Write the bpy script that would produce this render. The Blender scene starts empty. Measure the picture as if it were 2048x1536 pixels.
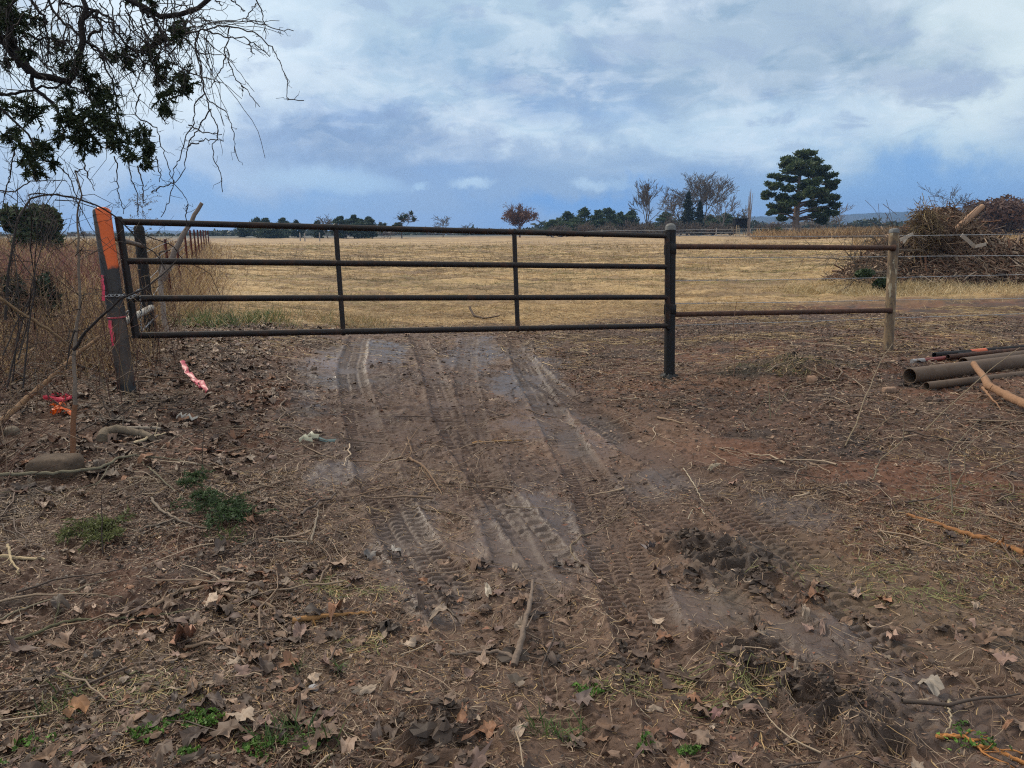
import bpy, math, numpy as np
from mathutils import Matrix, Vector
R_ = np.random.RandomState
SC = bpy.context.scene
COL = SC.collection

# ------------------------------------------------------------------ camera
F = 1490.0                       # focal length in pixels of a 2048-wide picture
CAMZ = 1.65
PITCH = math.radians(11.6)
ROLL = 0.012
fw = np.array([0, math.cos(PITCH), -math.sin(PITCH)])
up0 = np.array([0, math.sin(PITCH), math.cos(PITCH)])
rt0 = np.array([1.0, 0, 0])
rt = math.cos(ROLL) * rt0 - math.sin(ROLL) * up0
up = math.sin(ROLL) * rt0 + math.cos(ROLL) * up0
CAM = np.array([0, 0, CAMZ])
cam = bpy.data.cameras.new("camera")
cam.sensor_width = 36.0
cam.lens = 36.0 * F / 2048
cam.clip_start = 0.05
cam.clip_end = 20000
co = bpy.data.objects.new("camera", cam)
COL.objects.link(co)
M = Matrix.Identity(4)
for i in range(3):
    M[i][0], M[i][1], M[i][2], M[i][3] = rt[i], up[i], -fw[i], CAM[i]
co.matrix_world = M
SC.camera = co
SC.view_settings.view_transform = 'Standard'
SC.view_settings.look = 'None'
SC.view_settings.exposure = 0.2
SC.view_settings.gamma = 1.0
SC.render.engine = 'CYCLES'
SC.cycles.max_bounces = 5
SC.cycles.diffuse_bounces = 2
SC.cycles.glossy_bounces = 2
SC.cycles.transparent_max_bounces = 4
SC.cycles.volume_bounces = 0
SC.cycles.filter_width = 1.15
SC.cycles.sample_clamp_indirect = 1.5
SC.cycles.sample_clamp_direct = 6.0
SC.cycles.use_denoising = False
try:
    SC.cycles.denoiser = 'OPENIMAGEDENOISE'; SC.cycles.denoising_input_passes = 'RGB_ALBEDO_NORMAL'; SC.cycles.denoising_prefilter = 'ACCURATE'
except Exception: pass

def ray(px, py):
    return fw + ((px - 1024) / F) * rt - ((py - 768) / F) * up
def P(px, py, d):
    return CAM + d * ray(px, py)
def azel(px, py):
    r = ray(px, py); r = r / np.linalg.norm(r)
    return math.atan2(r[0], r[1]), math.asin(r[2])

# ------------------------------------------------------------------ node helper
class G:
    def __init__(s, nt):
        s.nt = nt; s.n = nt.nodes; s.l = nt.links
    def _in(s, node, i, v):
        if v is None: return
        if isinstance(v, bpy.types.NodeSocket): s.l.new(v, node.inputs[i])
        else: node.inputs[i].default_value = v
    def m(s, op, a, b=None, c=None, clamp=False):
        k = s.n.new('ShaderNodeMath'); k.operation = op; k.use_clamp = clamp
        s._in(k, 0, a); s._in(k, 1, b); s._in(k, 2, c)
        return k.outputs[0]
    def mix(s, f, a, b, mode='MIX'):
        k = s.n.new('ShaderNodeMix'); k.data_type = 'RGBA'; k.blend_type = mode
        s._in(k, 0, f)
        for i, v in ((6, a), (7, b)):
            if not isinstance(v, bpy.types.NodeSocket): v = (*v[:3], 1.0)
            s._in(k, i, v)
        return k.outputs[2]
    def sep(s, v):
        k = s.n.new('ShaderNodeSeparateXYZ'); s._in(k, 0, v); return k.outputs
    def comb(s, x, y, z):
        k = s.n.new('ShaderNodeCombineXYZ'); s._in(k, 0, x); s._in(k, 1, y); s._in(k, 2, z); return k.outputs[0]
    def noise(s, vec, scale, detail=4, rough=0.55, dist=0.0, out=0):
        k = s.n.new('ShaderNodeTexNoise'); s._in(k, 'Vector', vec)
        k.inputs['Scale'].default_value = scale; k.inputs['Detail'].default_value = detail
        k.inputs['Roughness'].default_value = rough; k.inputs['Distortion'].default_value = dist
        return k.outputs[out]
    def ss(s, v, a, b):
        k = s.n.new('ShaderNodeMapRange'); k.interpolation_type = 'SMOOTHSTEP'
        s._in(k, 0, v); k.inputs[1].default_value = a; k.inputs[2].default_value = b
        return k.outputs[0]
    def attr(s, name, out='Color'):
        k = s.n.new('ShaderNodeAttribute'); k.attribute_name = name; return k.outputs[out]
    def mapv(s, vec, sc=(1, 1, 1), loc=(0, 0, 0)):
        k = s.n.new('ShaderNodeMapping'); s._in(k, 0, vec)
        k.inputs['Location'].default_value = loc; k.inputs['Scale'].default_value = sc
        return k.outputs[0]

# ------------------------------------------------------------------ sun and sky
SUN_AZ, SUN_EL = math.radians(-50), math.radians(38)     # azimuth measured from +Y to the right
sd = Vector((math.sin(SUN_AZ) * math.cos(SUN_EL), math.cos(SUN_AZ) * math.cos(SUN_EL), math.sin(SUN_EL)))
sl = bpy.data.lights.new("sun", 'SUN'); sl.energy = 2.4; sl.angle = math.radians(6); sl.color = (1.0, 0.90, 0.74)
so = bpy.data.objects.new("sun", sl); COL.objects.link(so)
so.rotation_euler = (-sd).to_track_quat('-Z', 'Y').to_euler(); so.location = (0, 0, 60)

W = bpy.data.worlds.new("World"); SC.world = W; W.use_nodes = True
g = G(W.node_tree); W.node_tree.nodes.clear()
tc = g.n.new('ShaderNodeTexCoord').outputs['Generated']
dx, dy, dz = g.sep(tc)
sky = g.n.new('ShaderNodeTexSky'); sky.sky_type = 'NISHITA'; sky.sun_disc = False
sky.sun_elevation = SUN_EL; sky.sun_rotation = SUN_AZ
az = g.m('ARCTAN2', dx, dy)
el = g.m('ARCSINE', dz)
den = g.m('ADD', g.m('MAXIMUM', dz, 0.0), 0.30)
cp = g.comb(g.m('DIVIDE', dx, den), g.m('DIVIDE', dy, den), 0.0)
nA = g.noise(g.mapv(cp, (1, 1.0, 1), (3.1, 1.7, 0)), 1.35, 7, 0.50, 0.2)
nB = g.noise(g.mapv(cp, (1, 1.0, 1), (9.3, 4.2, 2)), 3.3, 9, 0.58, 0.3)
nC = g.noise(g.mapv(cp, (1, 1.0, 1), (1.3, 8.2, 5)), 6.0, 9, 0.60, 0.5)
ae = g.comb(az, el, 0.0)
wob = g.noise(ae, 9.0, 6, 0.6, 0.0, 1)                       # colour output: wobble for cloud edges
k = g.n.new('ShaderNodeVectorMath'); k.operation = 'SUBTRACT'; g.l.new(wob, k.inputs[0]); k.inputs[1].default_value = (0.5, 0.5, 0.5)
k2 = g.n.new('ShaderNodeVectorMath'); k2.operation = 'SCALE'; g.l.new(k.outputs[0], k2.inputs[0]); k2.inputs['Scale'].default_value = 0.17
k3 = g.n.new('ShaderNodeVectorMath'); k3.operation = 'ADD'; g.l.new(ae, k3.inputs[0]); g.l.new(k2.outputs[0], k3.inputs[1])
wa_, we_, _ = g.sep(k3.outputs[0])
wob2 = g.noise(ae, 38.0, 7, 0.65, 0.0, 1)
q1 = g.n.new('ShaderNodeVectorMath'); q1.operation = 'SUBTRACT'; g.l.new(wob2, q1.inputs[0]); q1.inputs[1].default_value = (0.5, 0.5, 0.5)
q2 = g.n.new('ShaderNodeVectorMath'); q2.operation = 'SCALE'; g.l.new(q1.outputs[0], q2.inputs[0]); q2.inputs['Scale'].default_value = 0.030
q3 = g.n.new('ShaderNodeVectorMath'); q3.operation = 'ADD'; g.l.new(ae, q3.inputs[0]); g.l.new(q2.outputs[0], q3.inputs[1])
wb = g.sep(q3.outputs[0])
def blob(px, py, rx, ry, soft=1.0, inner=0.2):
    a, e = azel(px, py)
    wa, we = (wb[0], wb[1]) if rx < 175 and py > 300 else (wa_, we_)
    X = g.m('DIVIDE', g.m('SUBTRACT', wa, a), rx / F); Y = g.m('DIVIDE', g.m('SUBTRACT', we, e), ry / F)
    d = g.m('SQRT', g.m('ADD', g.m('MULTIPLY', X, X), g.m('MULTIPLY', Y, Y)))
    return g.m('SUBTRACT', 1.0, g.ss(d, inner, 1.0 * soft))
def L(r, g_, b):      # sRGB 0-255 -> linear
    f = lambda c: (c / 255 / 12.92) if c / 255 <= 0.04045 else ((c / 255 + 0.055) / 1.055) ** 2.4
    return (f(r), f(g_), f(b))
nsk = g.mix(1.0, sky.outputs[0], (0.085, 0.085, 0.085), 'MULTIPLY')
low = g.mix(g.ss(el, 0.0, 0.16), L(118, 160, 212), L(92, 138, 202))
clear = g.mix(0.22, low, nsk)
cloud = g.mix(g.ss(nA, 0.36, 0.66), L(136, 163, 192), L(192, 213, 230))
cloud = g.mix(g.m('MULTIPLY', g.ss(nB, 0.45, 0.7), 0.55), cloud, L(216, 228, 240))
cloud = g.mix(g.m('MULTIPLY', g.ss(nB, 0.50, 0.3), 0.35), cloud, L(150, 172, 203))
cloud = g.mix(g.m('MULTIPLY', g.ss(nC, 0.49, 0.60), 0.32), cloud, L(222, 233, 243))
cloud = g.mix(g.m('MULTIPLY', g.ss(nC, 0.47, 0.34), 0.40), cloud, L(140, 163, 197))
cov = g.m('ADD', g.m('MULTIPLY', g.m('SUBTRACT', nA, 0.5), 0.55), g.m('ADD', el, g.m('MULTIPLY', g.m('SUBTRACT', nB, 0.5), 0.16)))
colr = g.mix(g.ss(cov, 0.055, 0.19), clear, cloud)
for (px, py, rx, ry, amt, c) in (
        (230, 60, 560, 330, 0.85, (226, 234, 247)), (960, 20, 480, 130, 0.5, (190, 208, 226)), (1990, 60, 300, 330, 0.75, (220, 228, 234)),
        (1900, 330, 420, 75, 0.6, (196, 214, 230)), (1300, 260, 480, 80, 0.45, (196, 214, 232)),
        (1180, 340, 300, 60, 0.6, (150, 172, 205)), (850, 190, 330, 55, 0.45, (190, 208, 228)),
        (1620, 100, 360, 120, 0.85, (142, 164, 190)), (1450, 60, 260, 80, 0.6, (150, 172, 198)), (1380, 150, 300, 100, 0.5, (158, 178, 205)), (1840, 160, 150, 60, 0.8, (160, 176, 202)), (850, 110, 210, 85, 0.7, (155, 180, 210)),
        (700, 290, 330, 52, 0.8, (136, 158, 195)), (880, 320, 330, 40, 0.5, (140, 162, 200)), (1700, 360, 470, 55, 0.45, (132, 168, 212)),
        (1160, 410, 260, 50, 0.9, (102, 155, 220)), (480, 400, 420, 60, 0.7, (134, 170, 220)), (1870, 390, 300, 70, 0.7, (120, 163, 215)),
        (630, 356, 170, 34, 0.85, (178, 200, 228)), (720, 372, 130, 26, 0.75, (172, 197, 228)), (945, 363, 60, 15, 0.9, (188, 208, 234)), (840, 372, 26, 11, 0.8, (180, 205, 235)),
        (1180, 369, 52, 15, 0.9, (186, 206, 232)), (1240, 366, 40, 16, 0.6, (170, 195, 226))):
    colr = g.mix(g.m('MULTIPLY', blob(px, py, rx, ry), min(.95, amt * (1.22 if c[0] < 165 else 1.05))), colr, L(c[0] * .97, c[1], c[2] * (.985 if c[0] > 130 else 1)))
colr = g.mix(g.m('MULTIPLY', g.m('MULTIPLY', g.ss(nB, 0.50, 0.60), g.ss(el, 0.08, 0.14)), 0.20), colr, L(222, 232, 240))
colr = g.mix(g.m('MULTIPLY', g.m('MULTIPLY', g.ss(nC, 0.50, 0.62), g.ss(el, 0.07, 0.13)), 0.14), colr, L(224, 235, 244))
colr = g.mix(g.m('MULTIPLY', g.m('MULTIPLY', g.ss(nC, 0.48, 0.36), g.ss(el, 0.07, 0.13)), 0.30), colr, L(138, 160, 195))
zen = g.m('ADD', 1.0, g.m('MULTIPLY', g.ss(el, 0.36, 1.0), .85))      # cloud deck is brighter overhead, above the picture
colr = g.mix(g.m('MULTIPLY', g.ss(el, 0.36, 0.9), .85), colr, (.62, .60, .56))
fin = g.n.new('ShaderNodeVectorMath'); fin.operation = 'SCALE'; g.l.new(colr, fin.inputs[0]); g.l.new(zen, fin.inputs['Scale'])
bg = g.n.new('ShaderNodeBackground'); g.l.new(fin.outputs[0], bg.inputs[0]); bg.inputs[1].default_value = 1.0
wo = g.n.new('ShaderNodeOutputWorld'); g.l.new(bg.outputs[0], wo.inputs[0])

# ------------------------------------------------------------------ numpy noise
def hsh(ix, iy, seed):
    n = (ix.astype(np.int64) * 374761393 + iy.astype(np.int64) * 668265263 + seed * 1442695041) & 0x7fffffff
    n = ((n ^ (n >> 13)) * 1274126177) & 0x7fffffff
    n = n ^ (n >> 16)
    return (n & 0xffff) / 65535.0
def vn(x, y, seed=0):
    ix = np.floor(x); iy = np.floor(y); fx = x - ix; fy = y - iy
    fx = fx * fx * (3 - 2 * fx); fy = fy * fy * (3 - 2 * fy)
    a = hsh(ix, iy, seed); b = hsh(ix + 1, iy, seed); c = hsh(ix, iy + 1, seed); d = hsh(ix + 1, iy + 1, seed)
    return (a + (b - a) * fx) * (1 - fy) + (c + (d - c) * fx) * fy
def fbm(x, y, o=4, seed=0):
    s = 0; a = 0.5; t = 0
    for i in range(o):
        s = s + a * vn(x, y, seed + i * 17); t += a; a *= 0.5
        x, y = x * 2.03 + 5.1, y * 2.03 + 1.7
        x, y = x * 0.8 - y * 0.6, x * 0.6 + y * 0.8
    return s / t
def sst(v, a, b):
    t = np.clip((v - a) / (b - a), 0, 1); return t * t * (3 - 2 * t)
def lerp(a, b, t): return a + (b - a) * t
def mixc(c, d, t):
    t = np.asarray(t)[..., None]; return c * (1 - t) + np.asarray(d) * t

# ------------------------------------------------------------------ terrain
def depth_gate(px):
    t = (px - 255) / (1335 - 255); return 1 / lerp(1 / 6.5, 1 / 8.3, t)
ctrl = []
def cp_(px, py, d): p = P(px, py, d); ctrl.append((p[0], p[1], p[2]))
cp_(1338, 757, 8.3); cp_(254, 784, 6.38); cp_(1776, 700, 9.0); cp_(304, 688, 8.3)
for r_, a_, z_ in ((1, -60, 0), (1, 60, 0), (1, 0, 0), (2.5, -40, .03), (2.5, 0, 0), (2.5, 40, .02), (5, 0, 0), (5, 32, .04), (5, -40, .16), (11, 0, .0), (14, -8, .02), (16, 5, .0), (20, 30, .05),
                   (14, -34, .42), (22, -34, .62), (40, -33, 1.0), (35, -22, .45), (45, 0, .05), (45, 25, .1), (130, 0, .46), (130, 25, .42), (130, -18, .5), (130, -40, 1.6), (300, 0, .3), (300, 40, .3), (300, -40, 2.0),
                   (2000, 0, -6), (2000, 40, -6), (2000, -40, -3), (8, 60, .1), (8, -60, .3), (60, 60, .4), (60, -60, 1.2), (8, 110, 0), (8, -110, 0), (100, 110, 0), (100, -110, 0)):
    a = math.radians(a_); ctrl.append((r_ * math.sin(a), r_ * math.cos(a), z_))
ctrl = np.array(ctrl)
def uvw(x, y):
    r = np.sqrt(x * x + y * y) + 0.3; th = np.arctan2(x, y)
    return th * 2.2, np.log(r) * 1.6
cu, cv = uvw(ctrl[:, 0], ctrl[:, 1])
K = np.sqrt((cu[:, None] - cu) ** 2 + (cv[:, None] - cv) ** 2 + 0.04)
wts = np.linalg.solve(K + 1e-4 * np.eye(len(K)), ctrl[:, 2])
def H0(x, y):
    x = np.asarray(x, float); y = np.asarray(y, float); u, v = uvw(x, y); s = 0
    for i in range(len(wts)): s = s + wts[i] * np.sqrt((u - cu[i]) ** 2 + (v - cv[i]) ** 2 + 0.04)
    return s
def gpx(px, py, H=None):
    """pixel -> point on the ground"""
    H = H or H0; r = ray(px, py); d = np.geomspace(1.2, 600, 260)
    for _ in range(3):
        p = CAM + d[:, None] * r; below = np.where(p[:, 2] <= H(p[:, 0], p[:, 1]))[0]
        i_ = below[0] if len(below) else len(d) - 1
        lo, hi = d[max(i_ - 1, 0)], d[i_]; d = np.linspace(lo, hi, 24)
    p = CAM + r * hi; return np.array([p[0], p[1], float(H(p[None, 0], p[None, 1])[0])])
# wheel tracks, as x(y) curves on the ground
def track(pix):
    q = np.array([gpx(*p)[:2] for p in pix]); q = q[np.argsort(q[:, 1])]
    ys = np.linspace(q[0, 1] - 1.2, q[-1, 1], 260)
    xs = np.interp(ys, q[:, 1], q[:, 0])
    sl0 = (q[1, 0] - q[0, 0]) / (q[1, 1] - q[0, 1]); mk = ys < q[0, 1]; xs[mk] = q[0, 0] + sl0 * (ys[mk] - q[0, 1])
    kk = np.hanning(37); kk /= kk.sum(); xp = np.pad(xs, 18, 'reflect', reflect_type='odd'); xs = np.convolve(xp, kk, 'valid')
    dxs = np.gradient(xs, ys); s = np.concatenate([[0], np.cumsum(np.hypot(np.diff(xs), np.diff(ys)))])
    return ys, xs, dxs, s
TR = [
    (track([(722, 668), (700, 740), (735, 880), (770, 1000), (840, 1110), (930, 1225), (1010, 1330)]), 0.30, 0.052, 1.0),
    (track([(1035, 668), (1050, 740), (1110, 840), (1175, 950), (1225, 1080), (1290, 1240), (1360, 1400), (1420, 1536)]), 0.32, 0.050, 1.0),
    (track([(1000, 668), (1080, 760), (1230, 860), (1390, 955), (1560, 1085), (1740, 1225), (1940, 1370), (2120, 1500)]), 0.34, 0.058, 1.0),
    (track([(940, 668), (930, 760), (950, 880), (985, 1000), (1040, 1120), (1110, 1270), (1180, 1430)]), 0.26, 0.046, 0.55),
    (track([(830, 668), (870, 760), (900, 850), (1010, 1000)]), 0.26, 0.10, 1.1),
    (track([(1180, 900), (1330, 1030), (1500, 1180), (1700, 1360), (1850, 1500)]), 0.28, 0.055, 0.6),
]
corr = track([(855, 640), (870, 760), (960, 900), (1090, 1060), (1260, 1280), (1420, 1500)])
def tracks(x, y):
    """height change, track mask, driveway mask"""
    dzt = np.zeros_like(x); mk = np.zeros_like(x)
    for (ys, xs, dxs, s), w, pitch, amp in TR:
        cx = np.interp(y, ys, xs); sl_ = np.interp(y, ys, dxs); cs = 1 / np.sqrt(1 + sl_ * sl_)
        lat = (x - cx) * cs; t = np.interp(y, ys, s) + (x - cx) * sl_ * cs
        lat = lat + 0.02 * (vn(t * 2.3, t * 0, 5) - .5)
        m_ = (1 - sst(np.abs(lat), w * .42, w * .54)) * sst(y, ys[0] + 0.05, ys[0] + .5) * (1 - sst(y, ys[-1] - .8, ys[-1]))
        patch = sst(fbm(x * 1.1 + w * 50, y * 1.1, 3, 77), 0.30, 0.46)
        lug = np.sin(2 * np.pi * (t + 0.35 * np.abs(lat) + 0.06 * fbm(x * 5, y * 5, 3, 9)) / pitch)
        lug = np.clip(lug * 1.5 + .4 + 1.6 * (fbm(x * 13, y * 13, 2, 16) - .5), -1, 1)
        rib = np.exp(-(np.abs(np.abs(lat) - w * .17) / 0.012) ** 2)
        edge = np.exp(-((np.abs(lat) - w * .52) / 0.035) ** 2)
        dzt += m_ * (-0.022 * (1 if amp > .8 else .5)) + amp * m_ * patch * sst(fbm(x * 3.3, y * 3.3, 3, 14), .24, .44) * (0.0095 * lug * (1 - rib) * (.4 + 1.1 * fbm(x * 6, y * 6, 2, 15)) - 0.008 * rib)
        dzt += 0.036 * amp * edge * fbm(x * 14, y * 14, 3, 12) ** 1.8 * sst(y, ys[0], ys[0] + .5) * (1 - sst(y, ys[-1] - .8, ys[-1]))
        mk = np.maximum(mk, m_ * (0.5 + .5 * patch))
    ys, xs, dxs, s = corr
    lat = x - np.interp(y, ys, xs)
    hw = 1.15 + 0.25 * sst(y, 2, 6) + 0.7 * (1 - sst(y, 2.0, 5.0)) * sst(lat, 0, 1)
    drive = 1 - sst(np.abs(lat) + 0.9 * (fbm(x * 1.6, y * 1.6, 3, 31) - .5), hw * .65, hw * 1.25)
    drive = drive * (1 - sst(y, 12.0, 14.0))
    return dzt, mk, drive
CLOD = gpx(1450, 1105); MOUND = gpx(1590, 745); RUT = [gpx(p[0], p[1]) for p in ((1620, 1390), (1500, 1320), (1750, 1450), (880, 1470), (1440, 1130), (1380, 1075), (1510, 1140))]
WET = [(gpx(px, py), gpx(px + rx, py)[0] - gpx(px, py)[0], gpx(px, py - ry)[1] - gpx(px, py)[1]) for px, py, rx, ry in ((720, 715, 90, 50), (690, 760, 60, 30), (1060, 745, 70, 60), (950, 700, 60, 35), (820, 1070, 90, 90), (1040, 1050, 130, 100), (1080, 1140, 80, 60),
    (1620, 1020, 110, 35), (1330, 970, 120, 40), (1660, 1270, 200, 70), (1850, 1380, 160, 80), (880, 1190, 90, 60), (1420, 1200, 120, 60), (660, 950, 70, 35), (1180, 870, 70, 40), (1900, 1440, 120, 60))]
def wetmask(x, y):
    w = np.zeros_like(x); nz = fbm(x * 2.6, y * 1.9, 4, 201) + .35 * fbm(x * 11, y * 9, 3, 202)
    for q, rx, ry in WET: w = np.maximum(w, 1 - sst(np.hypot((x - q[0]) / abs(rx), (y - q[1]) / abs(ry)) + 1.5 * (nz - .66), .55, 1.15))
    return w
def Hf(x, y, full=False):
    x = np.asarray(x, float); y = np.asarray(y, float)
    r = np.hypot(x, y); h = H0(x, y)
    near = 1 - sst(r, 14, 40)
    dzt, mk, drive = tracks(x, y)
    lit = 1 - np.maximum(drive * .75, mk)
    n1 = fbm(x * 0.7, y * 0.7, 3, 1) - .5; n2 = fbm(x * 4, y * 4, 3, 2) - .5; n3 = fbm(x * 17, y * 17, 3, 3)
    ridge = 1 - np.abs(2 * fbm(x * 9, y * 9, 3, 44) - 1)
    h = h + 0.06 * n1 * (1 - sst(r, 200, 900)) + near * (0.05 * n2 * (.35 + .65 * lit) + 0.030 * lit * (n3 - .5) + 0.030 * lit * (ridge - .8)) + dzt
    wm = wetmask(x, y)
    h = h + drive * (1 - mk) * (1 - .8 * wm) * 0.030 * (ridge - .75) + near * .012 * (1 - mk * .6) * (1 - .8 * wm) * (fbm(x * 33, y * 33, 2, 19) - .5)
    h = h + (0.24 * (fbm(x * .9, y * 1.4, 3, 6) - .5) + .10 * (fbm(x * 2.4, y * 3.4, 2, 66) - .5)) * sst(y, 12, 16) * (1 - sst(r, 120, 300))
    for q in RUT:
        d = np.hypot(x - q[0], y - q[1]); h = h + 0.10 * np.exp(-(d / .20) ** 2) * (1.3 * (ridge - .74) + .5 * n2 + .30 * n3)
    d = np.hypot((x - MOUND[0]) / .95, (y - MOUND[1]) / .45); h = h + 0.17 * np.exp(-d ** 2 * 1.2) * (.8 + .8 * n2)
    if full: return h, mk, drive, lit
    return h
def Hs(x, y): return float(Hf(np.array([x]), np.array([y]))[0])
def gp(px, py, *_): return gpx(px, py, Hf)

# ------------------------------------------------------------------ mesh building
class MB:
    def __init__(s): s.V = []; s.T = []; s.Q = []; s.C = []; s.n = 0
    def add(s, V, T=None, Q=None, C=(.2, .2, .2)):
        V = np.asarray(V, float).reshape(-1, 3)
        if T is not None and len(T): s.T.append(np.asarray(T, np.int64).reshape(-1, 3) + s.n)
        if Q is not None and len(Q): s.Q.append(np.asarray(Q, np.int64).reshape(-1, 4) + s.n)
        C = np.asarray(C, float)
        s.C.append(np.broadcast_to(C, (len(V), 3)).copy() if C.ndim == 1 else C.reshape(-1, 3))
        s.V.append(V); s.n += len(V); return s
    def tubes(s, pts, rad, k=6, C=(.2, .2, .2), cap=False):
        pts = np.asarray(pts, float); M_, n, _ = pts.shape
        rad = np.broadcast_to(np.asarray(rad, float), (M_, n))
        t = np.gradient(pts, axis=1); t /= np.linalg.norm(t, axis=2, keepdims=True) + 1e-12
        t0 = t.mean(1); ref = np.where(np.abs(t0[:, 2:3]) > .9, np.array([[1., 0, 0]]), np.array([[0, 0, 1.]]))[:, None, :]
        N = np.cross(t, ref); N /= np.linalg.norm(N, axis=2, keepdims=True) + 1e-12
        B = np.cross(t, N)
        a = np.arange(k) * 2 * np.pi / k
        V = pts[:, :, None, :] + rad[:, :, None, None] * (np.cos(a)[None, None, :, None] * N[:, :, None, :] + np.sin(a)[None, None, :, None] * B[:, :, None, :])
        i = np.arange(M_)[:, None, None] * n * k + np.arange(n - 1)[None, :, None] * k; j = np.arange(k)[None, None, :]; j2 = (j + 1) % k
        Q = np.stack([i + j, i + j2, i + k + j2, i + k + j], -1).reshape(-1, 4)
        C = np.asarray(C, float)
        if C.ndim == 2: C = np.broadcast_to(C[:, None, None, :], (M_, n, k, 3)).reshape(-1, 3)
        s.add(V.reshape(-1, 3), None, Q, C)
        if cap:
            for q in range(M_):
                for e in (0, n - 1):
                    ce = pts[q, e]; ring = V[q, e]
                    s.add(np.vstack([ring, ce]), [[(x_ if e else (x_ + 1) % k), ((x_ + 1) % k if e else x_), k] for x_ in range(k)], None, C if C.ndim == 1 else C[0])
        return s
    def lathe(s, A, ax, prof, k=24, C=(.2, .2, .2)):
        ax = np.asarray(ax) / np.linalg.norm(ax); N = np.cross(ax, [0, 0, 1.] if abs(ax[2]) < .9 else [1., 0, 0]); N /= np.linalg.norm(N); B = np.cross(ax, N); a = np.arange(k) * 2 * np.pi / k
        V = np.concatenate([A + ax * d_ + r_ * (np.cos(a)[:, None] * N + np.sin(a)[:, None] * B) for d_, r_ in prof]); i, j = np.meshgrid(np.arange(len(prof) - 1), np.arange(k), indexing='ij'); a_ = i * k + j; b_ = i * k + (j + 1) % k
        return s.add(V, None, np.stack([a_, b_, b_ + k, a_ + k], -1).reshape(-1, 4), C)
    def tube(s, pts, rad, k=8, C=(.2, .2, .2), cap=True):
        pts = np.asarray(pts, float); rad = np.broadcast_to(np.asarray(rad, float), (len(pts),))
        return s.tubes(pts[None], rad[None], k, C, cap)
    def box(s, c, sz, C=(.2, .2, .2), rot=None):
        v = np.array([[x_, y_, z_] for x_ in (-.5, .5) for y_ in (-.5, .5) for z_ in (-.5, .5)]) * sz
        if rot is not None: v = v @ np.asarray(rot).T
        return s.add(v + c, None, [[0, 1, 3, 2], [4, 6, 7, 5], [0, 4, 5, 1], [2, 3, 7, 6], [0, 2, 6, 4], [1, 5, 7, 3]], C)
    def build(s, name, mat, parent=None, origin=None, smooth=True, **props):
        V = np.concatenate(s.V); C = np.concatenate(s.C)
        T = np.concatenate(s.T) if s.T else np.zeros((0, 3), np.int64); Q = np.concatenate(s.Q) if s.Q else np.zeros((0, 4), np.int64)
        if origin is None: origin = np.array(parent.location) if parent is not None else V[V[:, 2].argmin()] * 1.0
        if parent is not None and parent.type == 'MESH': origin = np.array(parent['_org'])
        org = np.asarray(origin, float)
        me = bpy.data.meshes.new(name)
        me.vertices.add(len(V)); me.vertices.foreach_set("co", (V - org).astype(np.float32).ravel())
        nl = T.size + Q.size; me.loops.add(nl); me.loops.foreach_set("vertex_index", np.concatenate([T.ravel(), Q.ravel()]).astype(np.int32))
        me.polygons.add(len(T) + len(Q))
        ls = np.concatenate([np.arange(len(T)) * 3, T.size + np.arange(len(Q)) * 4]).astype(np.int32)
        me.polygons.foreach_set("loop_start", ls)
        me.polygons.foreach_set("use_smooth", np.full(len(ls), smooth))
        ca = me.color_attributes.new("Col", 'FLOAT_COLOR', 'POINT')
        ca.data.foreach_set("color", np.concatenate([C, np.ones((len(C), 1))], 1).astype(np.float32).ravel())
        me.update(calc_edges=True)
        me.materials.append(mat)
        o = bpy.data.objects.new(name, me); COL.objects.link(o)
        if parent is not None: o.parent = parent
        else: o.location = org
        o['_org'] = [float(v) for v in org]
        for k_, v_ in props.items(): o[k_] = v_
        return o
def thing(name, loc, label, category, group=None):
    o = bpy.data.objects.new(name, None); COL.objects.link(o); o.location = [float(v) for v in loc]
    o.empty_display_size = .2; o['label'] = label; o['category'] = category
    if group: o['group'] = group
    return o
def spl(pts, n, jit=0, rs=None):
    """smooth resampling of a polyline"""
    pts = np.asarray(pts, float); s = np.concatenate([[0], np.cumsum(np.linalg.norm(np.diff(pts, axis=0), axis=1))]); s /= s[-1]
    t = np.linspace(0, 1, n * 3); q = np.stack([np.interp(t, s, pts[:, i]) for i in range(3)], 1)
    if len(pts) > 2:
        w_ = max(3, (n * 3 // (len(pts) * 2)) | 1); kk = np.hanning(w_ + 2)[1:-1]; kk /= kk.sum(); h = w_ // 2
        q = np.stack([np.convolve(np.pad(q[:, i], h, 'reflect', reflect_type='odd'), kk, 'valid') for i in range(3)], 1)
    q = q[np.linspace(0, len(q) - 1, n).astype(int)]
    if jit and rs is not None: q[1:-1] += rs.normal(0, jit, (n - 2, 3))
    return q

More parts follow.
